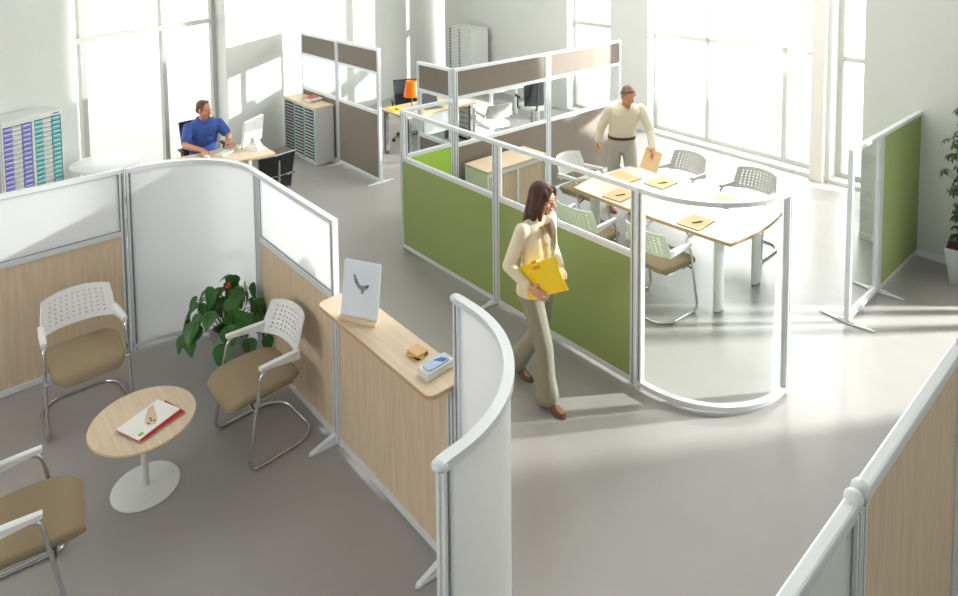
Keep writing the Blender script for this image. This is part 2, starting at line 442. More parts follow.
# ------------------------------------------------------------------ cantilever chair
def chair_parts(t, seatm, tubem, shellm):
    bm = bmesh.new()
    h = [(.252, -.10, .630), (.256, .09, .638), (.268, .20, .015), (.262, -.20, .013), (.17, -.30, .013)]
    path = h+[(-p[0], p[1], p[2]) for p in h[::-1]]
    tube(bm, fillet(path, .07), .0115, 10)
    tube(bm, [(-.262, .145, .395), (-.2, .145, .41), (.2, .145, .41), (.262, .145, .395)], .009, 8)
    tube(bm, [(-.2, .15, .41), (-.2, -.16, .415), (.2, -.16, .415), (.2, .15, .41)], .009, 8)
    obj('frame', bm, M[tubem], t, smooth=True)
    bm = bmesh.new(); rings = []                                   # upholstered seat
    n = 9
    for j in range(n+1):
        v = j/n; y = -.22+.50*v
        zc = .452+.012*math.sin(v*PI)-.03*max(0, (v-.8)/.2)**2
        hw = (.225+.012*math.sin(v*PI))*(1-.22*max(0, (v-.75)/.25)**3)*(1-.2*max(0, (.25-v)/.25)**3)
        th = .034*(1-.35*abs(2*v-1)**6)
        ring = []
        for k in range(20):
            a = 2*PI*k/20; c, s = math.cos(a), math.sin(a)
            ring.append((hw*math.copysign(abs(c)**.34, c), y, zc+th*math.copysign(abs(s)**.42, s)))
        rings.append(ring)
    loft(bm, rings); obj('seat', bm, M[seatm], t, smooth=True, angle=60)
    # perforated backrest shell
    bm = bmesh.new(); nu, nv = 12, 8
    def P(u, v):
        x = u*(.246-.022*v*v)
        y = -.235-.085*v+.085*abs(u)**2.6
        z = .585+.225*v+.014*(1-u*u)*v
        return Vector((x, y, z))
    U = [-1+2*i/nu for i in range(nu+1)]; V = [j/nv for j in range(nv+1)]
    g = [[bm.verts.new(P(u, v)) for v in V] for u in U]
    for i in range(nu):
        for j in range(nv):
            q = [g[i][j], g[i+1][j], g[i+1][j+1], g[i][j+1]]
            if 1 <= i < nu-1 and 1 <= j < nv-1:
                c0u, c1u = U[i], U[i+1]; c0v, c1v = V[j], V[j+1]; f = .33
                um, vm = (c0u+c1u)/2, (c0v+c1v)/2
                h_ = [bm.verts.new(P(um+(a-um)*f*1.0, vm+(b-vm)*f)) for a, b in ((c0u, c0v), (c1u, c0v), (c1u, c1v), (c0u, c1v))]
                for k in range(4): bm.faces.new((q[k], q[(k+1) % 4], h_[(k+1) % 4], h_[k]))
            else: bm.faces.new(q)
    bmesh.ops.recalc_face_normals(bm, faces=bm.faces)
    bmesh.ops.solidify(bm, geom=bm.faces[:], thickness=.011)
    obj('backrest', bm, M[shellm], t, smooth=True, angle=50)
    for s in (-1, 1):
        bm = bmesh.new(); rings = []
        for k in range(8):
            v = k/7; y = -.19+.29*v; x = s*(.240+.014*v); z = .645+.010*v; w = .017+.004*math.sin(v*PI); hh = .038*(1-v)**1.5+.012
            rings.append([(x-w, y, z-hh), (x+w, y, z-hh), (x+w, y, z+.010), (x+w*.5, y, z+.016), (x-w*.5, y, z+.016), (x-w, y, z+.010)])
        loft(bm, rings); obj('armrest', bm, M[shellm], t, smooth=True, angle=50)
        bm = bmesh.new(); ball(bm, (s*.262, .075, .652), .006, seg=8, ring=6); obj('screw_cap', bm, M['black'], t)
    return t

cg = 'white and brown visitor chairs in the waiting area'
c1 = chair_parts(thing('visitor_chair', 'white-backed brown chair against the wood screen, behind the round coffee table', 'chair', (.585, -3.215, 0), R(-91), cg), 'brown', 'chrome', 'plastic')
dup(c1, (1.67, -2.375, 0), R(183), 'white-backed brown chair between the potted anthurium and the reception counter', cg)
dup(c1, (2.01, -3.77, 0), R(-8), 'brown chair cut off by the picture edge, beside the coffee table base', cg)
mg = 'perforated white chairs around the meeting table'
m1 = chair_parts(thing('meeting_chair', 'white perforated chair with tan seat seen through the curved clear screen', 'chair', (2.58, 1.12, 0), R(-5), mg), 'brown', 'chrome', 'plastic')
dup(m1, (1.80, 1.02, 0), R(2), 'white perforated chair at the table just behind the green screen and the woman', mg)
dup(m1, (.98, 1.93, 0), R(-88), 'white chair at the far short end of the meeting table by the tambour cupboard', mg)
m2 = chair_parts(thing('meeting_chair', 'grey perforated chair by the window, next to the standing man', 'chair', (1.72, 2.78, 0), R(176), mg), 'plastic', 'chrome', 'greyplastic')
dup(m2, (2.56, 2.80, 0), R(180), 'grey perforated chair by the window, second along from the standing man', mg)
dup(m2, (-1.86, 3.06, 0), R(78), 'pale perforated chair seen through the clear band of the taupe screen', 'chairs of the back office')

# ------------------------------------------------------------------ swivel chairs
def swivel(label, loc, rz, seatm, spine, group):
    t = thing('office_chair', label, 'office chair', loc, rz, group)
    bm = bmesh.new()
    for k in range(5):
        a = 2*PI*k/5+.3
        tube(bm, [(0, 0, .09), (.15*math.cos(a), .15*math.sin(a), .085), (.29*math.cos(a), .29*math.sin(a), .065)], [.022, .018, .012], 8)
    obj('star_base', bm, M['steel'], t, smooth=True)
    for k in range(5):
        a = 2*PI*k/5+.3; bm = bmesh.new()
        lathe(bm, [(.012, -.02), (.027, -.017), (.027, .017), (.012, .02)], seg=12, mx=Matrix.Translation((.29*math.cos(a), .29*math.sin(a), .028)) @ Matrix.Rotation(a, 4, 'Z') @ Matrix.Rotation(R(90), 4, 'X'))
        obj('castor', bm, M['black'], t, smooth=True)
    bm = bmesh.new(); lathe(bm, [(.028, .08), (.028, .28), (.018, .281), (.018, .42), (.06, .422), (.06, .44)], seg=14); obj('gas_column', bm, M['steel'], t, smooth=True)
    bm = bmesh.new(); rings = []
    for j in range(9):
        v = j/8; y = -.22+.46*v; hw = .235*(1-.25*abs(2*v-1)**4)
        rings.append([(hw*math.copysign(abs(math.cos(a))**.5, math.cos(a)), y, .465+.032*math.copysign(abs(math.sin(a))**.6, math.sin(a))) for a in [2*PI*k/18 for k in range(18)]])
    loft(bm, rings); obj('seat', bm, M[seatm], t, smooth=True, angle=60)
    bm = bmesh.new(); fp = []
    def Q(u, v): return Vector((u*(.20+.03*v), -.225-.07*v-.03*math.sin(v*PI)*0+.03*u*u, .53+.45*v))
    fp = [Q(-1, 0), Q(-1, .33), Q(-1, .66), Q(-1, 1), Q(0, 1), Q(1, 1), Q(1, .66), Q(1, .33), Q(1, 0), Q(0, 0)]
    tube(bm, fp, .011, 8, closed=True)
    tube(bm, [Q(-1, .42), Q(0, .42), Q(1, .42)], .009, 8)
    tube(bm, [Q(-1, .42), Q(0, .25), Q(1, 0)], .007, 6); tube(bm, [Q(1, .42), Q(0, .25), Q(-1, 0)], .007, 6)
    obj('back_frame', bm, M['black'] if not spine else M['chrome'], t, smooth=True)
    bm = bmesh.new(); g = [[bm.verts.new(Q(-1+i/3, j/6)) for j in range(7)] for i in range(7)]
    for i in range(6):
        for j in range(6): bm.faces.new((g[i][j], g[i+1][j], g[i+1][j+1], g[i][j+1]))
    obj('mesh_back', bm, M['mesh'], t, smooth=True)
    bm = bmesh.new(); tube(bm, fillet([(0, -.05, .44), (0, -.26, .44), (0, -.30, .6), (0, -.325, .93)], .06), .016, 8)
    obj('back_spine', bm, M['chrome'] if spine else M['black'], t, smooth=True)
    for s in (-1, 1):
        bm = bmesh.new(); tube(bm, fillet([(s*.2, 0, .45), (s*.27, 0, .45), (s*.275, -.02, .65)], .04), .012, 8); box(bm, s*.275-.025, -.12, .65, s*.275+.025, .12, .675, bev=.008)
        obj('armrest', bm, M['black'], t, smooth=True)
    return t
sw = 'black mesh office chairs'
swivel('black mesh chair with chrome spine in front of the desk of the man in blue', (-1.46, -.93, 0), R(93), 'plastic', True, sw)
swivel('black office chair under the seated man in blue', (-3.10, -1.10, 0), R(-92), 'black', False, sw)
swivel('black mesh office chair behind the orange lamp', (-3.30, 2.42, 0), R(-118), 'black', False, sw)
swivel('black mesh chair with pale seat seen through the clear band near the screen post', (-2.15, 4.28, 0), R(62), 'greyplastic', False, sw)

# ------------------------------------------------------------------ coffee table, magazines
t = thing('coffee_table', 'round beech coffee table on a white disc base in the waiting area', 'table', (1.60, -3.085, 0))
bm = bmesh.new(); lathe(bm, [(.29, .432), (.305, .436), (.308, .445), (.305, .453), (.30, .455)], seg=64); obj('table_top', bm, M['woodtop'], t, smooth=True, angle=30)
bm = bmesh.new(); lathe(bm, [(.022, .012), (.022, .433)], seg=20); obj('column', bm, M['white'], t, smooth=True)
bm = bmesh.new(); lathe(bm, [(.195, 0), (.2, .004), (.2, .01), (.19, .014), (.03, .018)], seg=56); obj('base', bm, M['white'], t, smooth=True, angle=30)

def magazine(label, loc, rz, w, h, z, m, extra):
    t = thing('magazine', label, 'magazine', (loc[0], loc[1], z), rz, 'magazines on the coffee table')
    obj('pages', bx(-w/2, -h/2, 0, w/2, h/2, .007), M['paper'], t)
    obj('cover', bx(-w/2-.002, -h/2-.002, .007, w/2+.002, h/2+.002, .009), M[m], t)
    obj('back_cover', bx(-w/2-.002, -h/2-.002, -.002, w/2+.002, h/2+.002, 0), M['red'], t)
    extra(t)
def ex1(t):
    bm = bmesh.new(); prism(bm, [(-.085, .10), (.04, .03), (.075, -.01), (.05, -.045), (.0, -.03), (-.085, .06)], .0092, .0098); obj('cover_picture', bm, M['picture'], t)
    bm = bmesh.new(); [box(bm, x, y, .0096, x+.014, y+.012, .0102) for x, y in ((.02, -.01), (.04, .0), (.03, -.035), (.0, .0))]; obj('picture_detail', bm, M['soil'], t)
    bm = bmesh.new(); box(bm, .06, -.125, .0092, .085, -.095, .0098); obj('cover_badge', bm, M['limeprint'], t)
def ex0(t):
    bm = bmesh.new(); box(bm, -.09, .09, .0092, -.02, .125, .0098); obj('cover_title', bm, M['paper'], t)
magazine('red magazine lying under the white one on the coffee table', (1.685, -3.045), R(18), .20, .295, .458, 'red', ex0)
magazine('white magazine with a beige picture on top of the red one', (1.665, -3.068), R(23), .20, .29, .469, 'paper', ex1)

# ------------------------------------------------------------------ reception counter items
t = thing('sign_stand', 'white butterfly sign board in a wooden block on the reception counter', 'sign', (2.52, -2.065, 1.083), R(28))
obj('base', bx(-.13, -.03, 0, .13, .03, .025, bev=.003), M['woodtop'], t)
bm = bmesh.new(); tilt = Matrix.Translation((0, 0, .015)) @ Matrix.Rotation(R(-10), 4, 'X')
pr = rrect(-.13, 0, .13, .345, .012)
vs = prism(bm, pr, -.003, .003, tilt @ Matrix.Rotation(R(90), 4, 'X')); obj('board', bm, M['acrylic'], t)
bm = bmesh.new()
wing = [(p[0]*1.15, p[1]+.02) for p in [(0, .155), (-.02, .165), (-.045, .205), (-.05, .245), (-.035, .235), (-.015, .195), (.0, .18), (.02, .182), (.045, .195), (.052, .185), (.04, .165), (.022, .155), (.018, .135), (.006, .128)]]
prism(bm, wing, .0035, .0045, tilt @ Matrix.Rotation(R(90), 4, 'X')); obj('butterfly_print', bm, M['butterfly'], t)
bm = bmesh.new()
for cx, cy in ((-.034, .215), (.042, .198)):
    prism(bm, [(cx+.006*math.cos(R(a)), cy+.006*math.sin(R(a))) for a in range(0, 360, 45)], .0047, .0052, tilt @ Matrix.Rotation(R(90), 4, 'X'))
obj('butterfly_spot', bm, M['moth'], t)

t = thing('note_block', 'fanned block of yellow and buff notes on the reception counter', 'notes', (3.03, -1.99, 1.083), R(10))
for k, (m, a, z) in enumerate((('black', 0, 0), ('yellow', 18, .004), ('edge', 6, .012), ('manila', -6, .02))):
    obj('note_pad' if k else 'tray', bx(-.045, -.04, z, .045, .04, z+.008, Matrix.Rotation(R(a), 4, 'Z')), M[m], t)
t = thing('tissue_box', 'pale patterned long box on the reception counter by the curved screen', 'box', (3.215, -2.005, 1.083), R(3))
obj('carton', bx(-.045, -.09, 0, .045, .105, .042, bev=.004), M['carcass'], t)
bm = bmesh.new(); prism(bm, rrect(-.034, -.07, .034, .085, .02), .042, .052); obj('lid', bm, M['skyprint'], t)
bm = bmesh.new(); prism(bm, [(-.02, .0), (.03, .03), (.025, .07), (-.01, .05)], .052, .0528); obj('lid_pattern', bm, M['bluemark'], t)

# ------------------------------------------------------------------ planters
def planter(bm, b, tp, h):
    rings = []
    for z, w in ((0, b), (h, tp), (h, tp+.008), (h+.03, tp+.012), (h+.03, tp-.012), (h-.02, tp-.016)):
        w /= 2; rings.append([(-w, -w, z), (w, -w, z), (w, w, z), (-w, w, z)])
    loft(bm, rings, caps=False)
    bm.faces.new([bm.verts[i] for i in []]) if False else None

def square_pot(t, b, tp, h):
    bm = bmesh.new(); planter(bm, b, tp, h); bm.verts.ensure_lookup_table()
    bm.faces.new(bm.verts[0:4][::-1]); obj('planter', bm, M['planter'], t)
    w = tp/2-.016; obj('soil', bx(-w, -w, h-.05, w, w, h-.022), M['soil'], t)

def heart_leaf(bm, base, d, up, L, W):
    d = d.normalized(); s = d.cross(up).normalized(); n = s.cross(d).normalized()
    prof = [(-.18, .0), (-.16, .38), (.02, .72), (.22, .80), (.45, .66), (.7, .38), (.88, .15), (1.0, 0)]
    cen = [bm.verts.new(base+d*(max(0, p[0])*L)-n*(p[0]**2*.25*L)) for p in prof]
    for sg in (1, -1):
        e = [bm.verts.new(base+d*(p[0]*L)+s*(sg*p[1]*W*.62)+n*(.14*W*p[1])-n*(p[0]**2*.25*L)) for p in prof[:-1]]
        for i in range(len(prof)-2):
            try: bm.faces.new((cen[i], cen[i+1], e[i+1], e[i]))
            except ValueError: pass
        bm.faces.new((cen[-2], cen[-1], e[-1]))

t = thing('potted_anthurium', 'leafy anthurium with a red flower in a square zinc planter', 'plant', (.80, -2.245, 0), R(20))
square_pot(t, .135, .20, .32)
lf = bmesh.new(); st = bmesh.new()
r2 = random.Random(11)
for k in range(44):
    a = 2*PI*k*.382+r2.uniform(-.3, .3); u = (k+.5)/44
    rad = .05+.29*math.sqrt(u); z = .66-.30*u+r2.uniform(-.07, .07)
    p = Vector((rad*math.cos(a), rad*math.sin(a), z))
    mid = Vector((p.x*.5, p.y*.5, max(p.z+.02, .46)))
    tube(st, [(p.x*.08, p.y*.08, .3), mid, p], .0032, 5)
    out = Vector((math.cos(a), math.sin(a), 0))
    dd = out*r2.uniform(.35, .7)+Vector((r2.uniform(-.4, .4), r2.uniform(-.4, .4), -.75))
    L = r2.uniform(.115, .165)
    if p.y > .12: p.y = .12+.25*(p.y-.12); dd.y = min(dd.y, .05)
    heart_leaf(lf, p, dd, out+Vector((.25, -.25, .8)), L, L*1.0)
obj('foliage', lf, M['leaf'], t, smooth=True, recalc=False); obj('stalks', st, M['stem'], t, smooth=True)
bm = bmesh.new()
heart_leaf(bm, Vector((.04, -.02, .70)), Vector((.3, -.7, .5)), Vector((0, .4, 1)), .06, .05)
ball(bm, (.05, -.03, .715), (.014, .014, .026)); tube(bm, [(0, 0, .32), (.02, 0, .5), (.04, -.02, .70)], .003, 5)
obj('flower', bm, M['flower'], t, smooth=True, recalc=False)
bm = bmesh.new(); heart_leaf(bm, Vector((-.02, .02, .76)), Vector((-.5, -.3, -.3)), Vector((.6, 0, 1)), .10, .025); tube(bm, [(0, 0, .32), (0, .01, .55), (-.02, .02, .76)], .003, 5)
obj('young_leaf', bm, M['stem'], t, smooth=True, recalc=False)

t = thing('potted_tree', 'tall umbrella plant in a square zinc pot against the wall', 'plant', (4.39, 3.70, 0), R(8))
square_pot(t, .27, .36, .34)
st = bmesh.new(); lf = bmesh.new()
for k in range(4):
    a = k*1.7; tube(st, [(.02*math.cos(a), .02*math.sin(a), .3), (.05*math.cos(a), .05*math.sin(a), .9), (.09*math.cos(a+.4), .09*math.sin(a+.4), 1.65)], [.012, .01, .006], 7)
for k in range(150):
    a = r2.uniform(0, 2*PI); z = r2.uniform(.42, 1.80); w = .25*(1-.35*abs((z-1.25)/.75)**2); rad = w*math.sqrt(r2.uniform(.05, 1))
    c = Vector((rad*math.cos(a), rad*math.sin(a), z))
    if c.y > .22: c.y = .22
    tube(st, [(c.x*.2, c.y*.2, z-.10), c], .003, 4)
    ax = Vector((math.cos(a)*.6, math.sin(a)*.6, .9)).normalized(); u = ax.orthogonal().normalized(); v = ax.cross(u)
    for q in range(7):
        b = 2*PI*q/7; d = (u*math.cos(b)+v*math.sin(b))-ax*.55; L = r2.uniform(.06, .085)
        d = d.normalized(); s = d.cross(ax).normalized()
        p = [c+d*.012, c+d*L*.5+s*L*.17, c+d*L-ax*.01, c+d*L*.5-s*L*.17]
        lf.faces.new([lf.verts.new(x) for x in p])
obj('trunk', st, M['stem'], t, smooth=True); obj('foliage', lf, M['leaf2'], t, recalc=False)

# ------------------------------------------------------------------ meeting table
t = thing('meeting_table', 'large pale meeting table with bowed ends and beech edge', 'table', (2.27, 1.80, 0))
def bowed(L, W, bl, bw, n=12):
    pts = []
    for k in range(n): u = -1+2*k/n; pts.append((u*L, -W-bl*(1-u*u)))
    for k in range(n): u = -1+2*k/n; pts.append((L+bw*(1-u*u), u*W))
    for k in range(n): u = -1+2*k/n; pts.append((-u*L, W+bl*(1-u*u)))
    for k in range(n): u = -1+2*k/n; pts.append((-L-bw*(1-u*u), -u*W))
    return pts
bm = bmesh.new(); prism(bm, bowed(.90, .50, .035, .05), .705, .74); obj('table_top', bm, M['tabletop'], t)
bm = bmesh.new(); prism(bm, bowed(.903, .503, .035, .05), .708, .737); obj('edge_band', bm, M['edge'], t)
for sx in (-1, 1):
    for sy in (-1, 1):
        bm = bmesh.new(); prism(bm, [(sx*.72+.033*math.cos(R(a)), sy*.36+.075*math.sin(R(a))) for a in range(0, 360, 20)], .01, .706); leg = obj('leg', bm, M['white'], t, smooth=True, angle=50)
        bm = bmesh.new(); prism(bm, [(sx*.72+.027*math.cos(R(a)), sy*.36+.068*math.sin(R(a))) for a in range(0, 360, 20)], 0, .012); obj('foot_pad', bm, M['steel'], leg)
bm = bmesh.new(); box(bm, -.70, -.02, .64, .70, .02, .70); box(bm, -.74, -.34, .66, -.70, .34, .70); box(bm, .70, -.34, .66, .74, .34, .70); obj('under_frame', bm, M['white'], t)

def folder(label, x, y, rz, z=.741, pen=True):
    t = thing('folder', label, 'folder', (x, y, z), R(rz), 'buff folders on the meeting table')
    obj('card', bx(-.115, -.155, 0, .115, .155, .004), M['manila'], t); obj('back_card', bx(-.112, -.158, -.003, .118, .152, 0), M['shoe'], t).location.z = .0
    return t
def pen(label, x, y, rz, z):
    bm = bmesh.new(); tube(bm, [(-.055, 0, 0), (-.045, 0, 0), (.05, 0, 0), (.06, 0, 0)], [.003, .0045, .0045, .002], 8)
    box(bm, .0, -.0015, .004, .045, .0015, .0065)
    o = obj('pen', bm, M['black'], None, smooth=True); o.location = (x, y, z); o.rotation_euler = (0, 0, R(rz)); tag(o, label, 'pen', 'black pens on the folders')
for lab, x, y, rz, pn in (('by the grey chair next to the standing man', 1.94, 2.10, -2, 1), ('by the grey chair second along from the standing man', 2.66, 2.12, 2, 1),
        ('nearest the bowed end of the table', 2.735, 1.465, 2, 1), ('in front of the chair behind the green screen', 1.84, 1.48, 3, 1),
        ('at the far short end of the table, in front of the standing man', 1.55, 1.95, 86, 0)):
    folder('buff folder '+lab, x, y, rz, .7445)
    if pn: pen('black pen on the buff folder '+lab, x+.02, y-.01, rz+62, .7535)
o = obj('paper_sheet', bx(-.105, -.15, 0, .105, .15, .001), M['paper']); o.location = (2.33, 1.85, .741); o.rotation_euler = (0, 0, R(35)); tag(o, 'white paper sheet in the middle of the meeting table', 'paper')

# ------------------------------------------------------------------ tambour cupboard
t = thing('tambour_cupboard', 'low white cupboard with beech top and tambour doors behind the green screen', 'cupboard', (.06, .86, 0))
bm = bmesh.new(); box(bm, 0, 0, .03, .40, .018, .75); box(bm, 0, .96, .03, .40, .978, .75); box(bm, 0, .018, .03, .385, .96, .06); box(bm, 0, .018, .06, .015, .96, .75); box(bm, .36, .018, .70, .40, .96, .75); box(bm, .02, .02, 0, .38, .958, .03)
box(bm, .36, .475, .06, .40, .503, .70); obj('carcass', bm, M['white'], t)
bm = bmesh.new(); prism(bm, rrect(-.005, -.008, .412, .986, .01), .75, .778); obj('cupboard_top', bm, M['woodtop'], t)
for y0, y1 in ((.02, .474), (.504, .958)):
    bm = bmesh.new()
    for k in range(15):
        a = y0+(y1-y0)*k/15; b = y0+(y1-y0)*(k+1)/15
        box(bm, .372, a, .062, .388, b-.004, .698)
    box(bm, .368, y0, .062, .373, y1, .698)
    obj('tambour_door', bm, M['wood'], t)

# ------------------------------------------------------------------ tray cabinets
def trays(t, w, H, z0, cols, rows, side, front=0.0, depth=.03, gap=.012):
    cw = (w-2*side)/len(cols)
    for i, c in enumerate(cols):
        for r in range(rows):
            h = (H-z0)/rows; za = z0+r*h
            x0 = side+i*cw+gap/2; x1 = side+(i+1)*cw-gap/2
            yield x0, x1, za+.004, za+h-.004, c

t = thing('tray_cabinet', 'low grey cabinet with three columns of dark teal trays and beech top', 'cabinet', (-4.16, .556, 0))
W, D = 1.05, .315
bm = bmesh.new(); box(bm, 0, 0, .02, .02, D, .88); box(bm, W-.02, 0, .02, W, D, .88); box(bm, .02, D-.015, .02, W-.02, D, .88); box(bm, .02, 0, .02, W-.02, D-.015, .06); box(bm, .02, 0, .855, W-.02, D-.015, .88)
box(bm, .02, .02, 0, W-.02, D-.02, .02)
for k in (1, 2): box(bm, .02+k*(W-.04)/3-.008, 0, .06, .02+k*(W-.04)/3+.008, D-.015, .855)
obj('carcass', bm, M['greycab'], t)
obj('cabinet_top', bx(-.008, -.012, .881, W+.008, D+.008, .908, bev=.003), M['woodtop'], t)
for x0, x1, za, zb, c in trays(t, W, .852, .064, (0, 1, 2), 16, .02, gap=.036):
    bm = bmesh.new(); box(bm, x0, .006, za, x1, .28, za+.006); box(bm, x0, .006, za, x1, .016, zb-.012); box(bm, x0+.02, -.008, zb-.016, x1-.02, .01, zb-.006)
    tr = obj('tray', bm, M['traydark'], t)
    obj('tray_lip', bx(x0+.03, -.012, za+.004, x1-.03, .004, za+.016), M['carcass'], tr)
    obj('tray_side', bx(x1-.022, -.004, za, x1+.008, .006, zb-.002), M['teal'], tr)

def stacked_book(label, x, y, z, rz, w, h, th, m):
    t = thing('book', label, 'book', (x, y, z), R(rz), 'books on the tray cabinet')
    obj('pages', bx(-w/2+.004, -h/2+.003, .003, w/2-.002, h/2-.003, th-.003), M['paper'], t)
    bm = bmesh.new(); box(bm, -w/2, -h/2, 0, w/2, h/2, .003); box(bm, -w/2, -h/2, th-.003, w/2, h/2, th); box(bm, -w/2, -h/2, .003, -w/2+.004, h/2, th-.003); obj('cover', bm, M[m], t)
stacked_book('ochre book at the bottom of the pile on the tray cabinet', -3.56, .74, .909, 10, .20, .27, .022, 'bookgold')
stacked_book('pale book in the middle of the pile on the tray cabinet', -3.53, .75, .932, 4, .19, .25, .02, 'paper')
stacked_book('red book on top of the pile on the tray cabinet', -3.55, .74, .953, 20, .17, .23, .018, 'bookred')

# tall cabinet in the far corner
t = thing('tray_tower', 'tall white cabinet of thin drawers in the far corner', 'cabinet', (-5.98, 5.46, 0), R(-3.4))
W, D, HH = .88, .46, 1.42
bm = bmesh.new(); box(bm, 0, 0, 0, .02, D, HH); box(bm, W-.02, 0, 0, W, D, HH); box(bm, .02, D-.02, 0, W-.02, D, HH); box(bm, .02, 0, 0, W-.02, D-.02, .05); box(bm, -.004, -.006, HH, W+.004, D, HH+.025); box(bm, .36, 0, .05, .38, D-.02, HH)
obj('carcass', bm, M['carcass'], t)
for r in range(20):
    za = .055+r*(HH-.06)/20; zb = za+(HH-.06)/20-.006
    for x0, x1 in ((.024, .356), (.384, W-.024)):
        o = obj('drawer', bx(x0, -.004, za, x1, .35, zb), M['traywhite'], t)
        obj('handle', bx(x0+.02, -.014, za+.012, x0+.07, -.004, zb-.012), M['groove'] if x0 > .1 else M['bookbrown'] if r > 12 else M['stem'], o)

# tray units and bookcase on wall A
def onA(s, off): p = A0+DA*s+NA*off; return (p.x, p.y, 0)
angA = math.atan2(DA.y, DA.x)+PI                               # local +x runs towards the viewer's left... local -y faces the room
def wall_tray(label, s_right, m):
    t = thing('wall_tray_unit', label, 'cabinet', onA(s_right, .02), angA, 'coloured tray units against the wall')
    W, D, HH = .315, .31, 1.665                                    # local x from 0 (right edge) to W (left), y towards room = +
    bm = bmesh.new(); box(bm, 0, 0, 0, .012, D, HH); box(bm, W-.012, 0, 0, W, D, HH); box(bm, .012, 0, 0, W-.012, .012, HH); box(bm, .012, .012, 0, W-.012, D, .05); box(bm, .012, .012, HH-.06, W-.012, D, HH)
    obj('carcass', bm, M['carcass'], t)
    n = 32
    for r in range(n):
        za = .055+r*(HH-.12)/n; zb = za+(HH-.12)/n-.008
        for k in range(3):
            x0 = .014+k*(W-.028)/3+.002; x1 = .014+(k+1)*(W-.028)/3-.002
            o = obj('tray', bx(x0, .02, za, x1, D-(.006 if k != 1 else .012), zb), M[m] if k != 1 else M['traywhite'], t)
            obj('tray_label', bx(x0+.01, D-.008, zb-.015, x1-.01, D-.002, zb-.008), M['paper'] if k != 1 else M['greycab'], o)
    return t
u = wall_tray('wall tray unit with two columns of teal trays beside the window', -3.93, 'teal')
obj('name_mark', bx(.03, .306, 1.625, .10, .3115, 1.637), M['bluemark'], u)
wall_tray('wall tray unit with two columns of purple trays next to the bookcase', -4.245, 'purple')
t = thing('bookcase', 'white bookcase of binders at the edge of the picture beside the purple trays', 'bookcase', onA(-4.56, .02), angA)
W, D, HH = .9, .30, 1.69
bm = bmesh.new(); box(bm, 0, 0, 0, .018, D, HH); box(bm, W-.018, 0, 0, W, D, HH); box(bm, .018, 0, 0, W-.018, .012, HH); box(bm, .018, .012, HH-.02, W-.018, D, HH); box(bm, .018, .012, 0, W-.018, D, .04)
obj('carcass', bm, M['carcass'], t)
shz = [.32, .61, .84, 1.085, 1.345]
for z in shz: obj('shelf', bx(.018, .012, z, W-.018, D-.01, z+.02), M['carcass'], t)
base = Matrix.Translation(onA(-4.56, .02)) @ Matrix.Rotation(angA, 4, 'Z')
for z, m, n, hh, lab in ((1.365, 'bookamber', 5, .24, 'amber-brown binder on the top shelf of the edge bookcase'), (1.105, 'bookteal', 5, .21, 'teal binder on the second shelf down of the edge bookcase'),
        (.86, 'bookblue', 5, .20, 'blue binder on the third shelf down of the edge bookcase'), (.63, 'bookbrown', 5, .18, 'brown binder on the fourth shelf down of the edge bookcase')):
    x = .022; first = None
    for k in range(n):
        w = .038
        if first is None:
            r_ = thing('binder', lab, 'binder', (0, 0, 0), 0, lab.split(' on ')[0].split()[0]+' binders on one bookcase shelf')
            bm = bmesh.new(); box(bm, 0, .06, 0, w-.004, .27, hh, bev=.002); obj('cover', bm, M[m], r_)
            obj('spine_label', bx(.008, .2705, hh*.5, w-.012, .2715, hh*.8), M['paper'] if m != 'bookamber' else M['bookgold'], r_)
            first = r_
        else: r_ = dup(first, (0, 0, 0), 0)
        r_.location = base @ Vector((x, 0, z+.0005)); r_.rotation_euler = (0, 0, angA); x += w

# ------------------------------------------------------------------ desk of the man in blue
t = thing('desk', 'beech desk with silver legs where the man in blue sits', 'desk', (-2.335, -1.45, 0))
bm = bmesh.new(); prism(bm, rrect(-.33, -.55, .33, .88, .02), .706, .733); obj('desk_top', bm, M['woodtop'], t)
bm = bmesh.new(); prism(bm, rrect(-.332, -.552, .332, .882, .022), .709, .730); obj('edge_band', bm, M['edge'], t)
for sx in (-1, 1):
    for y in (-.45, .78): obj('leg', bx(sx*.28-.025, y-.025, 0, sx*.28+.025, y+.025, .706, bev=.004), M['alu'], t)
obj('under_frame', bx(-.255, .765, .65, .255, .795, .70), M['alu'], t)
t = thing('computer', 'white all-in-one computer facing the man in blue', 'computer', (-2.36, -.72, .734), R(126))   # screen faces local +y
mx = Matrix.Translation((0, .02, .075)) @ Matrix.Rotation(R(8), 4, 'X')
obj('housing', bx(-.22, -.022, 0, .22, .022, .335, mx, bev=.012), M['plastic'], t, smooth=True, angle=30)
obj('display', bx(-.2, .0225, .065, .2, .0245, .32, mx), M['screen'], t)
bm = bmesh.new(); loft(bm, [[(-.09, -.13, .0), (.09, -.13, 0), (.09, .09, 0), (-.09, .09, 0)], [(-.09, -.13, .008), (.09, -.13, .008), (.09, .09, .008), (-.09, .09, .008)]]); 
loft(bm, [[(-.07, -.12, .008), (.07, -.12, .008), (.07, -.106, .008), (-.07, -.106, .008)], [(-.05, -.07, .10), (.05, -.07, .10), (.05, -.056, .10), (-.05, -.056, .10)], [(-.04, -.02, .19), (.04, -.02, .19), (.04, -.01, .19), (-.04, -.01, .19)]])
obj('stand', bm, M['plastic'], t)
bm = bmesh.new(); prism(bm, [(.016*math.cos(R(a)), .016*math.sin(R(a))+.26) for a in range(0, 360, 30)], .0225, .0235, mx @ Matrix.Rotation(R(90), 4, 'X')); obj('rear_mark', bm, M['greyplastic'], t)
t = thing('keyboard', 'white keyboard under the left hand of the man in blue', 'keyboard', (-2.46, -1.0, .734), R(124))
obj('body', bx(-.20, -.065, 0, .20, .065, .014, bev=.004), M['plastic'], t)
bm = bmesh.new()
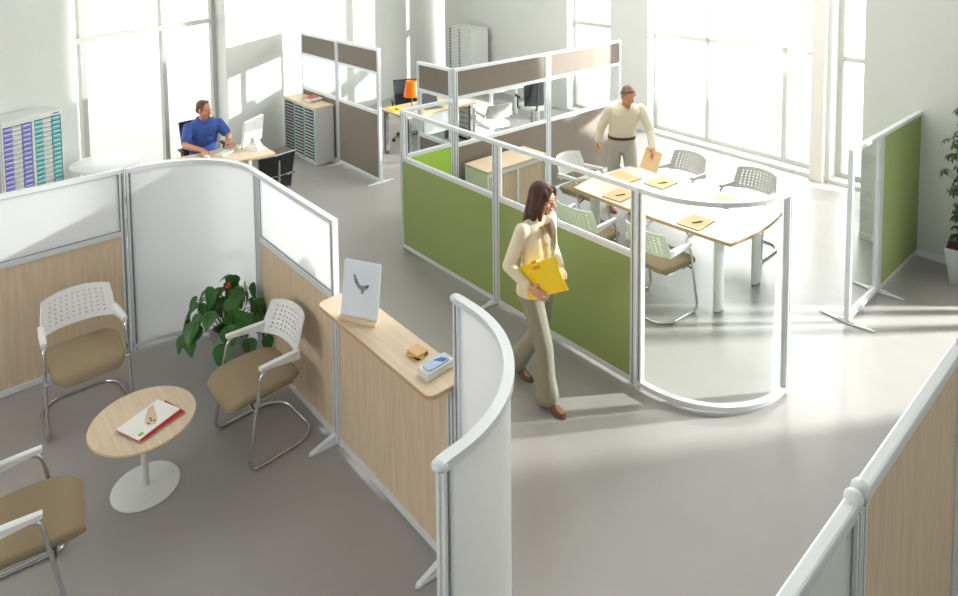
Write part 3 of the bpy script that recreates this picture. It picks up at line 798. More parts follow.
for i in range(15):
    for j in range(5): box(bm, -.188+i*.0252, -.055+j*.0225, .014, -.188+i*.0252+.021, -.055+j*.0225+.018, .019)
obj('keys', bm, M['traywhite'], t)
o = obj('paper_sheet', bx(-.15, -.21, 0, .15, .21, .001), M['paper']); o.location = (-2.25, -1.62, .7345); o.rotation_euler = (0, 0, R(12)); tag(o, 'large white paper on the desk by the right hand of the man in blue', 'paper')
bm = bmesh.new(); tube(bm, [(-.07, 0, .005), (.06, 0, .005), (.075, 0, .005)], [.005, .005, .001], 8); o = obj('red_pencil', bm, M['red']); o.location = (-2.36, -1.42, .7365); o.rotation_euler = (0, 0, R(80)); tag(o, 'red pencil on the paper before the man in blue', 'pencil')
t = thing('round_table', 'white round table in the glare by the window behind the frosted screen', 'table', (-2.27, -2.45, 0))
bm = bmesh.new(); lathe(bm, [(.33, .955), (.35, .96), (.35, .977), (.34, .982)], seg=48); obj('table_top', bm, M['plastic'], t, smooth=True, angle=30)
bm = bmesh.new(); lathe(bm, [(.03, .01), (.03, .955)], seg=16); obj('column', bm, M['white'], t, smooth=True)
bm = bmesh.new(); lathe(bm, [(.25, 0), (.25, .01), (.03, .02)], seg=36); obj('base', bm, M['white'], t, smooth=True, angle=30)

# ------------------------------------------------------------------ back office desk
t = thing('desk', 'long beech desk with the orange lamp behind the taupe screens', 'desk', (-2.60, 2.33, 0))
bm = bmesh.new(); prism(bm, rrect(-.37, -.70, .37, .72, .02), .706, .733); obj('desk_top', bm, M['woodtop'], t)
bm = bmesh.new(); prism(bm, rrect(-.372, -.702, .372, .722, .022), .709, .730); obj('edge_band', bm, M['edge'], t)
for sx in (-1, 1):
    for y in (-.62, .62): obj('leg', bx(sx*.32-.028, y-.028, 0, sx*.32+.028, y+.028, .706, bev=.004), M['steel'], t)
bm = bmesh.new(); prism(bm, [(.34, -.35), (.345, -.1), (.36, .0), (.345, .1), (.34, .35)], .38, .70); obj('modesty_panel', bm, M['white'], t)
t = thing('desk_lamp', 'orange cone-shaded lamp on the back desk', 'lamp', (-2.33, 1.80, .734))
bm = bmesh.new(); lathe(bm, [(.075, 0), (.078, .006), (.07, .014), (.012, .018)], seg=28); obj('base', bm, M['steel'], t, smooth=True)
bm = bmesh.new(); tube(bm, [(0, 0, .015), (0, 0, .46)], .008, 10); obj('pole', bm, M['steel'], t, smooth=True)
bm = bmesh.new()
prof = [(.128, .285), (.088, .52), (.084, .526), (.08, .52), (.12, .288)]
rings = [[(r*math.cos(2*PI*k/28), r*math.sin(2*PI*k/28), z) for k in range(28)] for r, z in prof]
loft(bm, rings+[rings[0]], caps=False); lathe(bm, [(.03, .51), (.085, .518)], seg=28)
obj('lamp_shade', bm, M['orange'], t, smooth=True, angle=50)
t = thing('yellow_pad', 'bright yellow pad on the near corner of the back desk', 'notepad', (-2.77, 1.80, .734), R(-8))
obj('sheets', bx(-.15, -.11, 0, .15, .11, .008), M['yellow'], t); obj('dark_title', bx(-.01, -.04, .008, .09, .02, .0085), M['belt'], t)
t = thing('laptop', 'open silver laptop on the back desk', 'laptop', (-2.45, 2.28, .734), R(75))
obj('keyboard_base', bx(-.15, -.11, 0, .15, .11, .012, bev=.003), M['steel'], t)
obj('screen_lid', bx(-.15, -.004, 0, .15, .004, .20, Matrix.Translation((0, .11, .014)) @ Matrix.Rotation(R(-22), 4, 'X')), M['steel'], t)
obj('display', bx(-.14, -.0055, .01, .14, -.0045, .19, Matrix.Translation((0, .11, .014)) @ Matrix.Rotation(R(-22), 4, 'X')), M['screen'], t)
o = obj('paper_stack', bx(-.11, -.15, 0, .11, .15, .04), M['paper']); o.location = (-2.40, 2.82, .734); o.rotation_euler = (0, 0, R(12)); tag(o, 'white stack of paper at the far end of the back desk', 'paper')
t = thing('drawer_pedestal', 'white drawer pedestal with black plinth under the far end of the back desk', 'pedestal', (-2.62, 3.10, 0))
obj('carcass', bx(-.28, 0, .04, .28, .42, .60), M['greycab'], t); obj('plinth', bx(-.285, -.005, 0, .285, .425, .04), M['black'], t)
for k in range(6): 
    o = obj('drawer', bx(-.26, -.012, .055+k*.09, .26, 0, .055+k*.09+.08), M['traywhite'], t); obj('handle', bx(-.1, -.02, .055+k*.09+.055, .1, -.012, .055+k*.09+.068), M['steel'], o)
t = thing('desk', 'white desk end seen through the clear band beside the black mesh chair', 'desk', (-2.95, 4.35, 0))
bm = bmesh.new(); prism(bm, rrect(-.35, -.7, .35, .7, .05), .70, .725); obj('desk_top', bm, M['plastic'], t)
for sx in (-1, 1):
    for y in (-.6, .6): obj('leg', bx(sx*.3-.025, y-.025, 0, sx*.3+.025, y+.025, .70), M['alu'], t)

# ------------------------------------------------------------------ people
def remesh(bm, voxel, smooth_it=4, name='m'):
    me = bpy.data.meshes.new(name); bmesh.ops.recalc_face_normals(bm, faces=bm.faces); bm.to_mesh(me); bm.free()
    o = bpy.data.objects.new('tmp_'+name, me); C.objects.link(o)
    r = o.modifiers.new('r', 'REMESH'); r.mode = 'VOXEL'; r.voxel_size = voxel
    if smooth_it:
        s = o.modifiers.new('s', 'SMOOTH'); s.factor = .5; s.iterations = smooth_it
    dg = bpy.context.evaluated_depsgraph_get(); dg.update()
    out = bpy.data.meshes.new_from_object(o.evaluated_get(dg)); out.name = name
    bpy.data.objects.remove(o); bpy.data.meshes.remove(me)
    out.materials.clear()
    return out

def V(*a): return Vector(a)
def cap(bm, p0, p1, r0, r1, seg=14, flat=1.0, ax=None):
    """tapered capsule, optionally flattened along ax"""
    p0, p1 = Vector(p0), Vector(p1); t = (p1-p0).normalized()
    if ax is not None: b = Vector(ax); b = (b-t*b.dot(t)).normalized()
    else: b = t.orthogonal().normalized()
    a = t.cross(b); rings = []
    for k in range(1, 5):
        th = PI/2*(1-k/4.0); rings.append((p0-t*r0*math.sin(th)*(.99 if k == 1 else 1), max(r0*math.cos(th), r0*.08)))
    rings.insert(0, (p0-t*r0*.995, r0*.1))
    for k in range(0, 4):
        th = PI/2*(k/4.0); rings.append((p1+t*r1*math.sin(th), r1*math.cos(th)))
    rings.append((p1+t*r1*.995, r1*.1))
    loft(bm, [[c+(a*math.cos(2*PI*i/seg)+b*math.sin(2*PI*i/seg)*flat)*r for i in range(seg)] for c, r in rings])

def torso(bm, rings, seg=28, pw=.85):
    out = []
    for c, rx, ry, lat, fwd in rings:
        out.append([c+lat*(rx*math.copysign(abs(math.cos(2*PI*i/seg))**pw, math.cos(2*PI*i/seg)))+fwd*(ry*math.copysign(abs(math.sin(2*PI*i/seg))**pw, math.sin(2*PI*i/seg))) for i in range(seg)])
    loft(bm, out)

def hand(bm, w, d, n, side, curl=.5, spread=.1, k=1.0):
    """w wrist, d direction of fingers, n palm normal, side thumb side unit (lateral)"""
    d = Vector(d).normalized(); n = Vector(n); n = (n-d*n.dot(d)).normalized(); s = d.cross(n).normalized()
    if s.dot(Vector(side)) < 0: s = -s
    w = Vector(w)
    kn = w+d*.085*k
    for q in (-.027, -.009, .010, .028):
        cap(bm, w+s*q*.6*k+d*.01*k, kn+s*q*k, .0135*k, .0115*k, 8)
    lens = [.066, .080, .085, .076]
    for i, q in enumerate((-.030, -.011, .010, .030)):
        L = lens[i]*k; p = kn+s*q*k; ang = 0; dirv = (d+s*(q/.03)*spread).normalized()
        r = .0088*k
        for j, f in enumerate((.46, .30, .24)):
            ang += curl*(.75 if j == 0 else .9)*(1+.12*(1.5-i))
            dv = dirv*math.cos(ang)+n*math.sin(ang); e = p+dv*L*f
            cap(bm, p, e, r, r*.92, 8); p = e; r *= .92
    b = w+d*.022*k+s*.022*k
    m = b+(d*.55+s*.62+n*.35).normalized()*.045*k; e = m+(d*.8+s*.18+n*.45).normalized()*.032*k; e2 = e+(d*.85-s*.1+n*.5).normalized()*.024*k
    cap(bm, b, m, .0145*k, .0115*k, 8); cap(bm, m, e, .011*k, .0098*k, 8); cap(bm, e, e2, .0098*k, .008*k, 8)

def head_mx(c, yaw, pitch, roll=0):
    return Matrix.Translation(c) @ Matrix.Rotation(yaw, 4, 'Z') @ Matrix.Rotation(pitch, 4, 'X') @ Matrix.Rotation(roll, 4, 'Y')

def head(bm, mx, fem=False, k=1.0):
    def el(c, r): 
        m = mx @ Matrix.Scale(k, 4); 
        bmesh.ops.create_uvsphere(bm, u_segments=18, v_segments=12, radius=1, matrix=m @ Matrix.Translation(c) @ Matrix.Diagonal((r[0], r[1], r[2], 1)))
    def cp(a, b, r0, r1): cap(bm, mx @ (Vector(a)*k), mx @ (Vector(b)*k), r0*k, r1*k, 10)
    el((0, -.012, .032), (.073, .092, .082)); el((0, .02, -.035), (.058 if fem else .062, .066, .078))
    el((0, .052, -.092), (.026 if fem else .034, .026, .022)); el((0, .055, .018), (.05, .034, .04))
    cp((0, .084, .008), (0, .108, -.034), .008, .0125); el((.011, .096, -.038), (.009, .01, .008)); el((-.011, .096, -.038), (.009, .01, .008))
    for s in (-1, 1):
        el((s*.038, .06, -.03), (.022, .024, .022)); el((s*.073, -.008, -.014), (.009, .02, .03)); el((s*.03, .078, .016), (.02, .01, .008))
    el((0, .078, -.064), (.024, .014, .012))

def face_bits(t, mx, lipm, browm, k=1.0):
    for s in (-1, 1):
        bm = bmesh.new(); ball(bm, mx @ (V(s*.030, .077, .001)*k), .0090*k, seg=10, ring=8); e = obj('eye', bm, M['eye'], t, smooth=True)
        bm = bmesh.new(); ball(bm, mx @ (V(s*.0305, .0838, .001)*k), .0056*k, seg=8, ring=6); obj('iris', bm, M['iris'], e, smooth=True)
        bm = bmesh.new(); cap(bm, mx @ (V(s*.016, .092, .021)*k), mx @ (V(s*.046, .08, .022)*k), .0034*k, .0024*k, 8); obj('eyebrow', bm, M[browm], t, smooth=True)
    bm = bmesh.new(); cap(bm, mx @ (V(-.018, .089, -.062)*k), mx @ (V(.018, .089, -.062)*k), .0052*k, .0052*k, 8); cap(bm, mx @ (V(-.013, .0895, -.07)*k), mx @ (V(.013, .0895, -.07)*k), .0052*k, .0052*k, 8); obj('lips', bm, M[lipm], t, smooth=True)

def shoe_bm(heel, toe, w, h, hl=0.0, up=V(0, 0, 1)):
    bm = bmesh.new(); heel, toe = Vector(heel), Vector(toe); d = toe-heel; L = d.length; f = d.normalized(); s = f.cross(up).normalized()
    rings = []
    for u, ww, hh, lift in ((0, .5, .9, 1), (.04, .72, 1, 1), (.25, .8, 1.0, .9), (.5, .86, .85, .45), (.72, 1, .62, .0), (.9, .8, .45, 0), (1, .35, .3, 0)):
        c = heel+f*L*u+up*(hl*lift); rings.append([c+s*(w*ww*math.cos(a))+up*(h*hh*max(0, .12+.88*math.sin(a)) if math.sin(a) > 0 else 0) for a in [2*PI*i/14 for i in range(14)]])
    loft(bm, rings); return bm

UP = V(0, 0, 1)
def frames(cs, rxs, rys, lat=V(1, 0, 0)):
    out = []
    for i, c in enumerate(cs):
        t = (cs[min(i+1, len(cs)-1)]-cs[max(i-1, 0)]).normalized(); fw = t.cross(lat).normalized()
        if fw.y < 0 and abs(fw.y) > .3: fw = -fw
        out.append((c, rxs[i], rys[i], lat, fw))
    return out

# ---- walking woman ----------------------------------------------------------
W_LOC = (2.635, -.60, 0); W_RZ = R(-84)
t = thing('person', 'woman in cream jacket and sage trousers walking with a yellow folder', 'person', W_LOC, W_RZ)
cs = [V(0, -.005, .76), V(0, -.005, .84), V(0, 0, .95), V(0, .005, 1.03), V(0, .012, 1.14), V(0, .012, 1.24), V(0, .0, 1.325), V(0, -.005, 1.36)]
rx = [.13, .162, .148, .122, .14, .155, .145, .08]; ry = [.095, .11, .10, .088, .105, .10, .075, .055]
hipR, hipL = V(.078, 0, .80), V(-.078, 0, .80)
kneeR, ankR = V(.085, .13, .44), V(.082, .155, .085)
kneeL, ankL = V(-.072, -.02, .45), V(-.055, -.25, .11)
shR, shL = V(.162, -.005, 1.305), V(-.162, -.005, 1.305)
elR, wrR = V(.236, -.075, 1.045), V(.242, .11, .955)
elL, wrL = V(-.205, -.02, 1.07), V(-.09, .15, .99)
HC = V(-.015, .055, 1.515); hm = head_mx(HC, R(6), R(-8))
bm = bmesh.new()
torso(bm, frames(cs, [r*.9 for r in rx], [r*.88 for r in ry]))
cap(bm, V(0, -.005, 1.33), V(-.005, .03, 1.45), .052, .046)
head(bm, hm, True, .93)
for a, b, c in ((hipR, kneeR, ankR), (hipL, kneeL, ankL)):
    cap(bm, a, b, .075, .05); cap(bm, b, c, .05, .034)
cap(bm, ankR+V(0, -.02, -.02), ankR+V(.01, .14, -.062), .03, .022); cap(bm, ankL+V(0, -.02, -.02), ankL+V(0, .13, -.1), .03, .022)
for s, e, w in ((shR, elR, wrR), (shL, elL, wrL)):
    cap(bm, s, e, .042, .034); cap(bm, e, w, .035, .023)
hand(bm, wrR+V(.0, .015, -.006), V(-.10, .95, -.25), V(-1, 0, -.1), V(0, .2, 1), curl=.28, k=.9)
hand(bm, wrL, V(.75, .6, .1), V(.3, -.2, -.9), V(0, 1, 0), curl=.3, k=.9)
obj('body', remesh(bm, .0055, 3, 'woman_body'), M['skin'], t, smooth=True, angle=180)
face_bits(t, hm, 'lip', 'hairw', .93)
bm = bmesh.new()                                                    # long hair
def hp(x, y, z): return hm @ (V(x, y, z)*.93)
rot = hm.to_3x3()
ball(bm, hp(0, -.028, .042), (.080, .094, .082), rot)
for x, y, z, r0, r1, ex, ey, ez in ((.055, .035, .07, .03, .026, .078, .01, -.06), (-.055, .035, .07, .03, .026, -.078, .01, -.06), (.06, -.03, .03, .04, .034, .08, -.035, -.13), (-.06, -.03, .03, .04, .034, -.08, -.035, -.13),
        (0, -.07, .03, .062, .06, 0, -.085, -.14), (.035, -.08, -.05, .045, .034, .05, -.10, -.26), (-.035, -.08, -.05, .045, .034, -.05, -.10, -.26), (.07, -.03, -.1, .03, .016, .078, -.02, -.25), (-.07, -.03, -.1, .03, .016, -.078, .0, -.23),
        (0, -.085, -.1, .05, .03, 0, -.115, -.28), (.02, .055, .088, .026, .018, .066, .058, .03), (-.03, .06, .088, .024, .016, -.066, .058, .03), (.072, .02, -.04, .022, .016, .072, .03, -.15)):
    cap(bm, hp(x, y, z), hp(ex, ey, ez), r0, r1, 12)
obj('hair', remesh(bm, .006, 2, 'woman_hair'), M['hairw'], t, smooth=True, angle=180)
bm = bmesh.new()                                                    # jacket
jc = [V(0, -.002, .80), V(0, -.002, .86)]+cs[2:]
jrx = [.176, .172, .156, .132, .15, .165, .158, .075]; jry = [.126, .12, .11, .10, .117, .112, .088, .055]
torso(bm, frames(jc, jrx, jry))
for s, e, w in ((shR, elR, wrR), (shL, elL, wrL)):
    cap(bm, s, e, .058, .049); cap(bm, e, e+(w-e)*.93, .049, .037)
obj('jacket', remesh(bm, .007, 4, 'woman_jacket'), M['jacket'], t, smooth=True, angle=180)
def front(x, z, off=.004, C_=jc, RX=jrx, RY=jry):
    for i in range(len(C_)-1):
        if C_[i].z <= z <= C_[i+1].z:
            u = (z-C_[i].z)/(C_[i+1].z-C_[i].z); a = RX[i]+(RX[i+1]-RX[i])*u; b = RY[i]+(RY[i+1]-RY[i])*u; y = C_[i].y+(C_[i+1].y-C_[i].y)*u
            return V(x, y+b*max(0, 1-(abs(x)/a)**2.2)**.5+off, z)
    return V(x, 0, z)
def patch(name, m, left, right, off, n=8):
    b = bmesh.new(); rows = []
    for i in range(n+1):
        u = i/n; z = left[0][1]+(left[1][1]-left[0][1])*u
        xl = left[0][0]+(left[1][0]-left[0][0])*u; xr = right[0][0]+(right[1][0]-right[0][0])*u
        rows.append([b.verts.new(front(xl+(xr-xl)*j/4, z, off)) for j in range(5)])
    for a_, b_ in zip(rows, rows[1:]):
        for j in range(4): b.faces.new((a_[j], a_[j+1], b_[j+1], b_[j]))
    bmesh.ops.solidify(b, geom=b.faces[:], thickness=.004)
    obj(name, b, m, t, smooth=True)
patch('blouse', M['blouse'], ((-.052, 1.345), (-.004, 1.12)), ((.052, 1.345), (.004, 1.12)), .004)
patch('neckline', M['skin'], ((-.046, 1.352), (-.004, 1.235)), ((.046, 1.352), (.004, 1.235)), .0075)
patch('lapel', M['jacket'], ((.032, 1.345), (.0, 1.08)), ((.092, 1.335), (.036, 1.12)), .014)
patch('lapel', M['jacket'], ((-.092, 1.335), (-.036, 1.12)), ((-.032, 1.345), (-.0, 1.08)), .014)
for z in (1.06, .99):
    bm = bmesh.new(); ball(bm, front(.012, z, .004), .0075, seg=10, ring=6); obj('button', bm, M['gold'], t, smooth=True)
bm = bmesh.new(); cap(bm, front(.028, 1.33, .012), front(.012, 1.16, .012), .006, .004, 8); cap(bm, front(.06, 1.33, .014), front(.055, 1.2, .014), .008, .006, 8); obj('lanyard', bm, M['gold'], t, smooth=True)
bm = bmesh.new()                                                    # trousers
torso(bm, frames([V(0, -.004, .73), V(0, -.004, .79), V(0, -.003, .87), V(0, 0, .93)], [.135, .165, .158, .14], [.10, .117, .111, .102]))
for a, b, c, hemdir in ((hipR, kneeR, ankR, 1), (hipL, kneeL, ankL, 1)):
    cap(bm, a, b, .088, .069); cap(bm, b, b+(c-b)*.80, .069, .07); cap(bm, b+(c-b)*.5, c+(c-b).normalized()*.0, .066, .088)
obj('trousers', remesh(bm, .007, 4, 'woman_trousers'), M['slacks'], t, smooth=True, angle=180)
obj('shoe', shoe_bm((.085, .115, .0), (.105, .335, .0), .040, .058, .05), M['shoe'], t, smooth=True, angle=60)
bm = bmesh.new(); tube(bm, [(.085, .13, .002), (.085, .125, .06)], [.006, .014], 8); obj('heel', bm, M['shoe'], t, smooth=True)
obj('shoe', shoe_bm((-.055, -.30, .03), (-.055, -.085, .0), .040, .055, .05), M['shoe'], t, smooth=True, angle=60)
# yellow folder she carries
fmx = Matrix.Translation(W_LOC) @ Matrix.Rotation(W_RZ, 4, 'Z') @ Matrix.Translation((.202, .205, 1.035)) @ Matrix.Rotation(R(30), 4, 'X') @ Matrix.Rotation(R(0), 4, 'Z')
t = thing('document_case', 'yellow document case with gold clasp under the arm of the walking woman', 'folder'); t.matrix_world = fmx
obj('case', bx(-.010, -.19, -.115, .010, .19, .115, bev=.004), M['yellow'], t)
obj('flap', bx(.0105, -.188, .01, .013, .188, .113), M['yellow'], t)
bm = bmesh.new(); box(bm, .013, -.035, .07, .019, .035, .092, bev=.002); box(bm, -.012, -.03, .113, .019, .03, .127, bev=.002); obj('clasp', bm, M['gold'], t)

# ---- seated man in blue --------------------------------------------------------
S_LOC = (-3.07, -1.12, 0); S_RZ = R(-95)
t = thing('person', 'man in a blue short-sleeved shirt sitting at the computer', 'person', S_LOC, S_RZ)
S_MX = (Matrix.Translation(S_LOC) @ Matrix.Rotation(S_RZ, 4, 'Z')).inverted()
def sl(x, y, z): return S_MX @ V(x, y, z)
cs = [V(0, .0, .505), V(0, .005, .58), V(0, .02, .70), V(0, .045, .82), V(0, .07, .93), V(0, .085, 1.01), V(0, .09, 1.06), V(0, .095, 1.085)]
rx = [.15, .172, .168, .175, .19, .195, .15, .085]; ry = [.11, .13, .125, .13, .128, .112, .085, .06]
HC = V(.0, .14, 1.215); hm = head_mx(HC, R(36), R(-10))
shR, shL = V(.19, .09, 1.0), V(-.19, .09, 1.0)
wrR, wrL = sl(-2.56, -1.29, .792), sl(-2.66, -.94, .80)
elR, elL = V(.27, .23, .80), V(-.29, .20, .82)
hipR, hipL = V(.09, .03, .53), V(-.09, .03, .53); knR, knL = V(.11, .44, .52), V(-.11, .44, .52); anR, anL = V(.11, .42, .09), V(-.11, .42, .09)
bm = bmesh.new(); torso(bm, frames(cs, [r*.9 for r in rx], [r*.9 for r in ry]))
cap(bm, V(0, .09, 1.05), V(0, .125, 1.15), .06, .056); head(bm, hm, False, 1.0)
for a, b, c in ((hipR, knR, anR), (hipL, knL, anL)): cap(bm, a, b, .085, .06); cap(bm, b, c, .058, .038)
for s, e, w in ((shR, elR, wrR), (shL, elL, wrL)): cap(bm, s, e, .05, .041); cap(bm, e, w, .042, .027)
dR = (sl(-2.40, -1.30, .772)-wrR); dL = (sl(-2.45, -.90, .778)-wrL)
hand(bm, wrR, dR, V(0, 0, -1), V(-1, .3, 0), curl=.22); hand(bm, wrL, dL, V(0, 0, -1), V(1, .3, 0), curl=.25)
for an in (anR, anL): cap(bm, an+V(0, -.02, -.04), an+V(0, .14, -.055), .036, .028)
obj('body', remesh(bm, .006, 3, 'seated_body'), M['skin2'], t, smooth=True, angle=180)
face_bits(t, hm, 'lip', 'hairm')
def man_hair(hm, m, t, k=1.0):
    bm = bmesh.new(); r3 = hm.to_3x3()
    ball(bm, hm @ V(0, -.03, .052), (.079, .09, .074), r3); ball(bm, hm @ V(0, -.05, .0), (.076, .062, .07), r3)
    cap(bm, hm @ V(.034, .012, .104), hm @ V(-.034, .012, .104), .02, .02); 
    for s in (-1, 1): cap(bm, hm @ V(s*.068, .02, .05), hm @ V(s*.07, .01, .0), .014, .008)
    obj('hair', remesh(bm, .006, 2, 'man_hair'), M[m], t, smooth=True, angle=180)
man_hair(hm, 'hairm', t)
bm = bmesh.new(); torso(bm, frames(cs, [r*1.02 for r in rx], [r*1.03 for r in ry]))
for s, e in ((shR, elR), (shL, elL)): cap(bm, s, s+(e-s)*.35, .066, .068); cap(bm, s+(e-s)*.3, s+(e-s)*.66, .067, .066)
obj('shirt', remesh(bm, .007, 3, 'seated_shirt'), M['blue'], t, smooth=True, angle=180)
bm = bmesh.new()
for s in (-1, 1): cap(bm, V(s*.072, .075, 1.10), V(s*.022, .19, 1.05), .02, .014, 8); cap(bm, V(s*.072, .075, 1.10), V(0, .03, 1.11), .02, .02, 8)
obj('collar', bm, M['blue'], t, smooth=True)
obj('shirt_pocket', bx(-.115, .0, 0, -.045, .006, .08, Matrix.Translation((0, .192, .88)) @ Matrix.Rotation(R(8), 4, 'X')), M['blue'], t)
bm = bmesh.new()
for a, b, c in ((hipR, knR, anR), (hipL, knL, anL)): cap(bm, a, b, .1, .074); cap(bm, b, c, .072, .062)
torso(bm, frames([V(0, 0, .475), V(0, 0, .53), V(0, .005, .6)], [.16, .178, .17], [.12, .132, .125]))
obj('trousers', remesh(bm, .008, 3, 'seated_trousers'), M['navy'], t, smooth=True, angle=180)
for an in (anR, anL): obj('shoe', shoe_bm(an+V(0, -.08, -.09), an+V(0, .19, -.09), .05, .085), M['black'], t, smooth=True, angle=60)
bm = bmesh.new(); u = (wrL-elL).normalized(); q0 = wrL-u*.03; lathe(bm, [(.028, -.01), (.031, -.008), (.031, .008), (.028, .01)], seg=18, mx=Matrix.Translation(q0) @ u.to_track_quat('Z', 'Y').to_matrix().to_4x4()); obj('wristwatch', bm, M['steel'], t, smooth=True)
bm = bmesh.new(); ball(bm, (0, 0, .014), (.03, .052, .02)); o = obj('computer_mouse', bm, M['plastic'], smooth=True); o.location = (-2.41, -1.295, .7345); o.rotation_euler = (0, 0, R(-80)); tag(o, 'white mouse under the right hand of the man in blue', 'mouse')

# ---- standing man ----------------------------------------------------------------
N_LOC = (1.02, 2.62, 0); N_RZ = R(-128)
t = thing('person', 'standing man in cream shirt and grey trousers bending over the meeting table', 'person', N_LOC, N_RZ)
N_MX = (Matrix.Translation(N_LOC) @ Matrix.Rotation(N_RZ, 4, 'Z')).inverted()
def nl(x, y, z): return N_MX @ V(x, y, z)
cs = [V(0, -.03, .80), V(0, -.025, .90), V(0, 0, 1.0), V(0, .05, 1.12), V(0, .10, 1.24), V(0, .145, 1.33), V(0, .165, 1.38), V(0, .175, 1.405)]
rx = [.14, .165, .162, .17, .19, .195, .15, .085]; ry = [.105, .118, .115, .12, .122, .11, .085, .06]
HC = V(.0, .265, 1.525); hm = head_mx(HC, R(8), R(-38))
shR, shL = V(.195, .135, 1.335), V(-.195, .135, 1.335)
elR, wrR = V(.275, .04, 1.08), V(.30, -.0, .90)
elL, wrL = V(-.30, .20, 1.08), V(-.27, .37, .90)
hipR, hipL = V(.09, -.02, .86), V(-.09, -.02, .86); knR, knL = V(.10, -.01, .47), V(-.10, .12, .48); anR, anL = V(.105, -.10, .09), V(-.105, .13, .09)
bm = bmesh.new(); torso(bm, frames(cs, [r*.9 for r in rx], [r*.9 for r in ry]))
cap(bm, V(0, .165, 1.37), V(0, .235, 1.46), .06, .056); head(bm, hm, False, 1.0)
for a, b, c in ((hipR, knR, anR), (hipL, knL, anL)): cap(bm, a, b, .085, .06); cap(bm, b, c, .058, .038)
for s, e, w in ((shR, elR, wrR), (shL, elL, wrL)): cap(bm, s, e, .05, .041); cap(bm, e, w, .042, .028)
hand(bm, wrR, V(.1, -.05, -1), V(-1, .2, 0), V(0, 1, 0), curl=.4); hand(bm, wrL, V(.15, .35, -.9), V(.9, 0, .2), V(0, 1, 0), curl=.35)
for an in (anR, anL): cap(bm, an+V(0, -.02, -.04), an+V(0, .14, -.055), .036, .028)
obj('body', remesh(bm, .006, 3, 'standing_body'), M['skin2'], t, smooth=True, angle=180)
face_bits(t, hm, 'lip', 'hairm2'); man_hair(hm, 'hairm2', t)
bm = bmesh.new(); torso(bm, frames([V(0, .0, .965)]+cs[2:], [.165]+[r*1.02 for r in rx[2:]], [.122]+[r*1.04 for r in ry[2:]]))
for s, e, w in ((shR, elR, wrR), (shL, elL, wrL)): cap(bm, s, e, .066, .056); cap(bm, e, e+(w-e)*.9, .056, .042)
obj('shirt', remesh(bm, .007, 3, 'standing_shirt'), M['shirt'], t, smooth=True, angle=180)
bm = bmesh.new()
for s in (-1, 1): cap(bm, V(s*.07, .16, 1.42), V(s*.024, .275, 1.365), .02, .014, 8); cap(bm, V(s*.07, .16, 1.42), V(0, .11, 1.43), .02, .02, 8)
obj('collar', bm, M['shirt'], t, smooth=True)
bm = bmesh.new(); torso(bm, frames([V(0, -.003, .945), V(0, -.0, .98)], [.172, .171], [.124, .123])); obj('belt', bm, M['belt'], t, smooth=True, angle=50)
bm = bmesh.new()
for a, b, c in ((hipR, knR, anR), (hipL, knL, anL)): cap(bm, a, b, .1, .074); cap(bm, b, c, .072, .062)
torso(bm, frames([V(0, -.03, .78), V(0, -.025, .86), V(0, -.005, .96)], [.15, .172, .168], [.112, .123, .118]))
obj('trousers', remesh(bm, .008, 3, 'standing_trousers'), M['grey'], t, smooth=True, angle=180)
for an in (anR, anL): obj('shoe', shoe_bm(an+V(0, -.08, -.09), an+V(0, .19, -.09), .05, .085), M['shoe'], t, smooth=True, angle=60)
t = thing('folder', 'buff folder held low in the hand of the standing man', 'folder', None or (0, 0, 0), 0, 'buff folders on the meeting table')
t.matrix_world = Matrix.Translation(N_LOC) @ Matrix.Rotation(N_RZ, 4, 'Z') @ Matrix.Translation((-.235, .45, .795)) @ Matrix.Rotation(R(-42), 4, 'X') @ Matrix.Rotation(R(-28), 4, 'Z')
obj('card', bx(-.10, -.145, 0, .10, .145, .004), M['manila'], t); obj('back_card', bx(-.097, -.148, -.003, .103, .142, 0), M['manila'], t)

# ------------------------------------------------------------------ light
w = bpy.data.worlds.new('sky'); bpy.context.scene.world = w; w.use_nodes = True
w.node_tree.nodes['Background'].inputs[0].default_value = (1, 1, .985, 1)
w.node_tree.nodes['Background'].inputs[1].default_value = 4.6

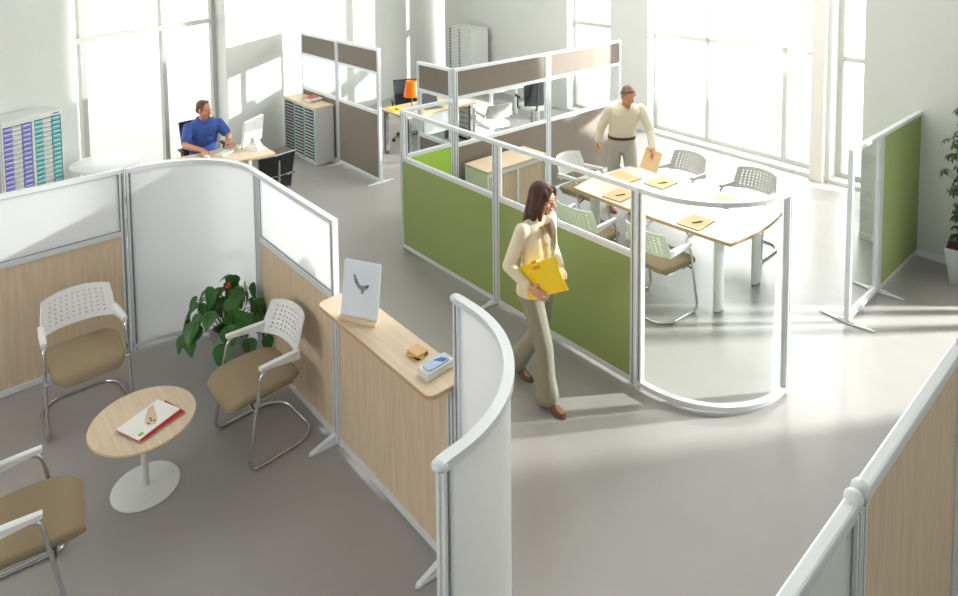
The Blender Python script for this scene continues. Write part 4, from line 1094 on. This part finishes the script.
def aim(o, tgt):
    d = Vector(tgt)-o.location; o.rotation_euler = d.to_track_quat('-Z', 'Y').to_euler()
def area(name, loc, tgt, sx, sy, power, col=(1, 1, 1)):
    l = bpy.data.lights.new(name, 'AREA'); l.shape = 'RECTANGLE'; l.size = sx; l.size_y = sy; l.energy = power; l.color = col
    o = bpy.data.objects.new(name, l); C.objects.link(o); o.location = loc; aim(o, tgt); return o
def spot(name, loc, tgt, power, ang, size, col=(1, 1, 1), blend=.1):
    l = bpy.data.lights.new(name, 'SPOT'); l.energy = power; l.spot_size = R(ang); l.spot_blend = blend; l.shadow_soft_size = size; l.color = col
    o = bpy.data.objects.new(name, l); C.objects.link(o); o.location = loc; aim(o, tgt); return o
spot('sun_lamp', (8.7, 7.8, 4.6), (3.4, .6, 0), 9500, 60, .10, (1, .985, .96))
spot('low_sun_lamp', (3.0, 7.45, 2.27), (-4.8, 2.0, 2.2), 5500, 53, .02, (1, .99, .97))
area('overhead_fill', (1.0, 2.2, ZC-.1), (1.0, 2.2, 0), 5, 4, 175)  # unseen overhead fill, added to brighten meeting area and back office
area('window_fill', (.9, 7.3, 2.9), (2.0, 2.4, .3), 3.4, 3.2, 340)  # fill panel added outside the wide window to lift brightness near it
area('overhead_fill', (4.6, -2.5, ZC-.1), (4.0, -1.5, 0), 3, 4, 22)  # weaker overhead fill, added above the foreground
area('front_fill', (2.6, -8.6, 3.2), (1.3, -2.0, .6), 2.4, 1.6, 95)  # unseen fill added at the front, lifts wood panels more than floor

# ------------------------------------------------------------------ camera
cam = bpy.data.cameras.new('camera'); co = bpy.data.objects.new('camera', cam); C.objects.link(co)
Rv = Vector((.660, .751, -.009)).normalized(); Fv = Vector((-.750, .659, -.066)); Fv = (Fv-Rv*Fv.dot(Rv)).normalized(); Uv = Rv.cross(Fv)
m3 = Matrix((Rv, Uv, -Fv)).transposed()
co.matrix_world = Matrix.Translation((6.011, -4.116, 3.438)) @ m3.to_4x4()
cam.sensor_width = 36; cam.lens = 36*666.05/958; cam.shift_y = (-17.02-298)/958; cam.clip_start = .05; cam.clip_end = 300
sc = bpy.context.scene; sc.camera = co
sc.view_settings.view_transform = 'Standard'; sc.view_settings.look = 'None'; sc.view_settings.exposure = 0
sc.cycles.use_denoising = True
sc.cycles.max_bounces = 12; sc.cycles.transparent_max_bounces = 24; sc.cycles.sample_clamp_indirect = 8
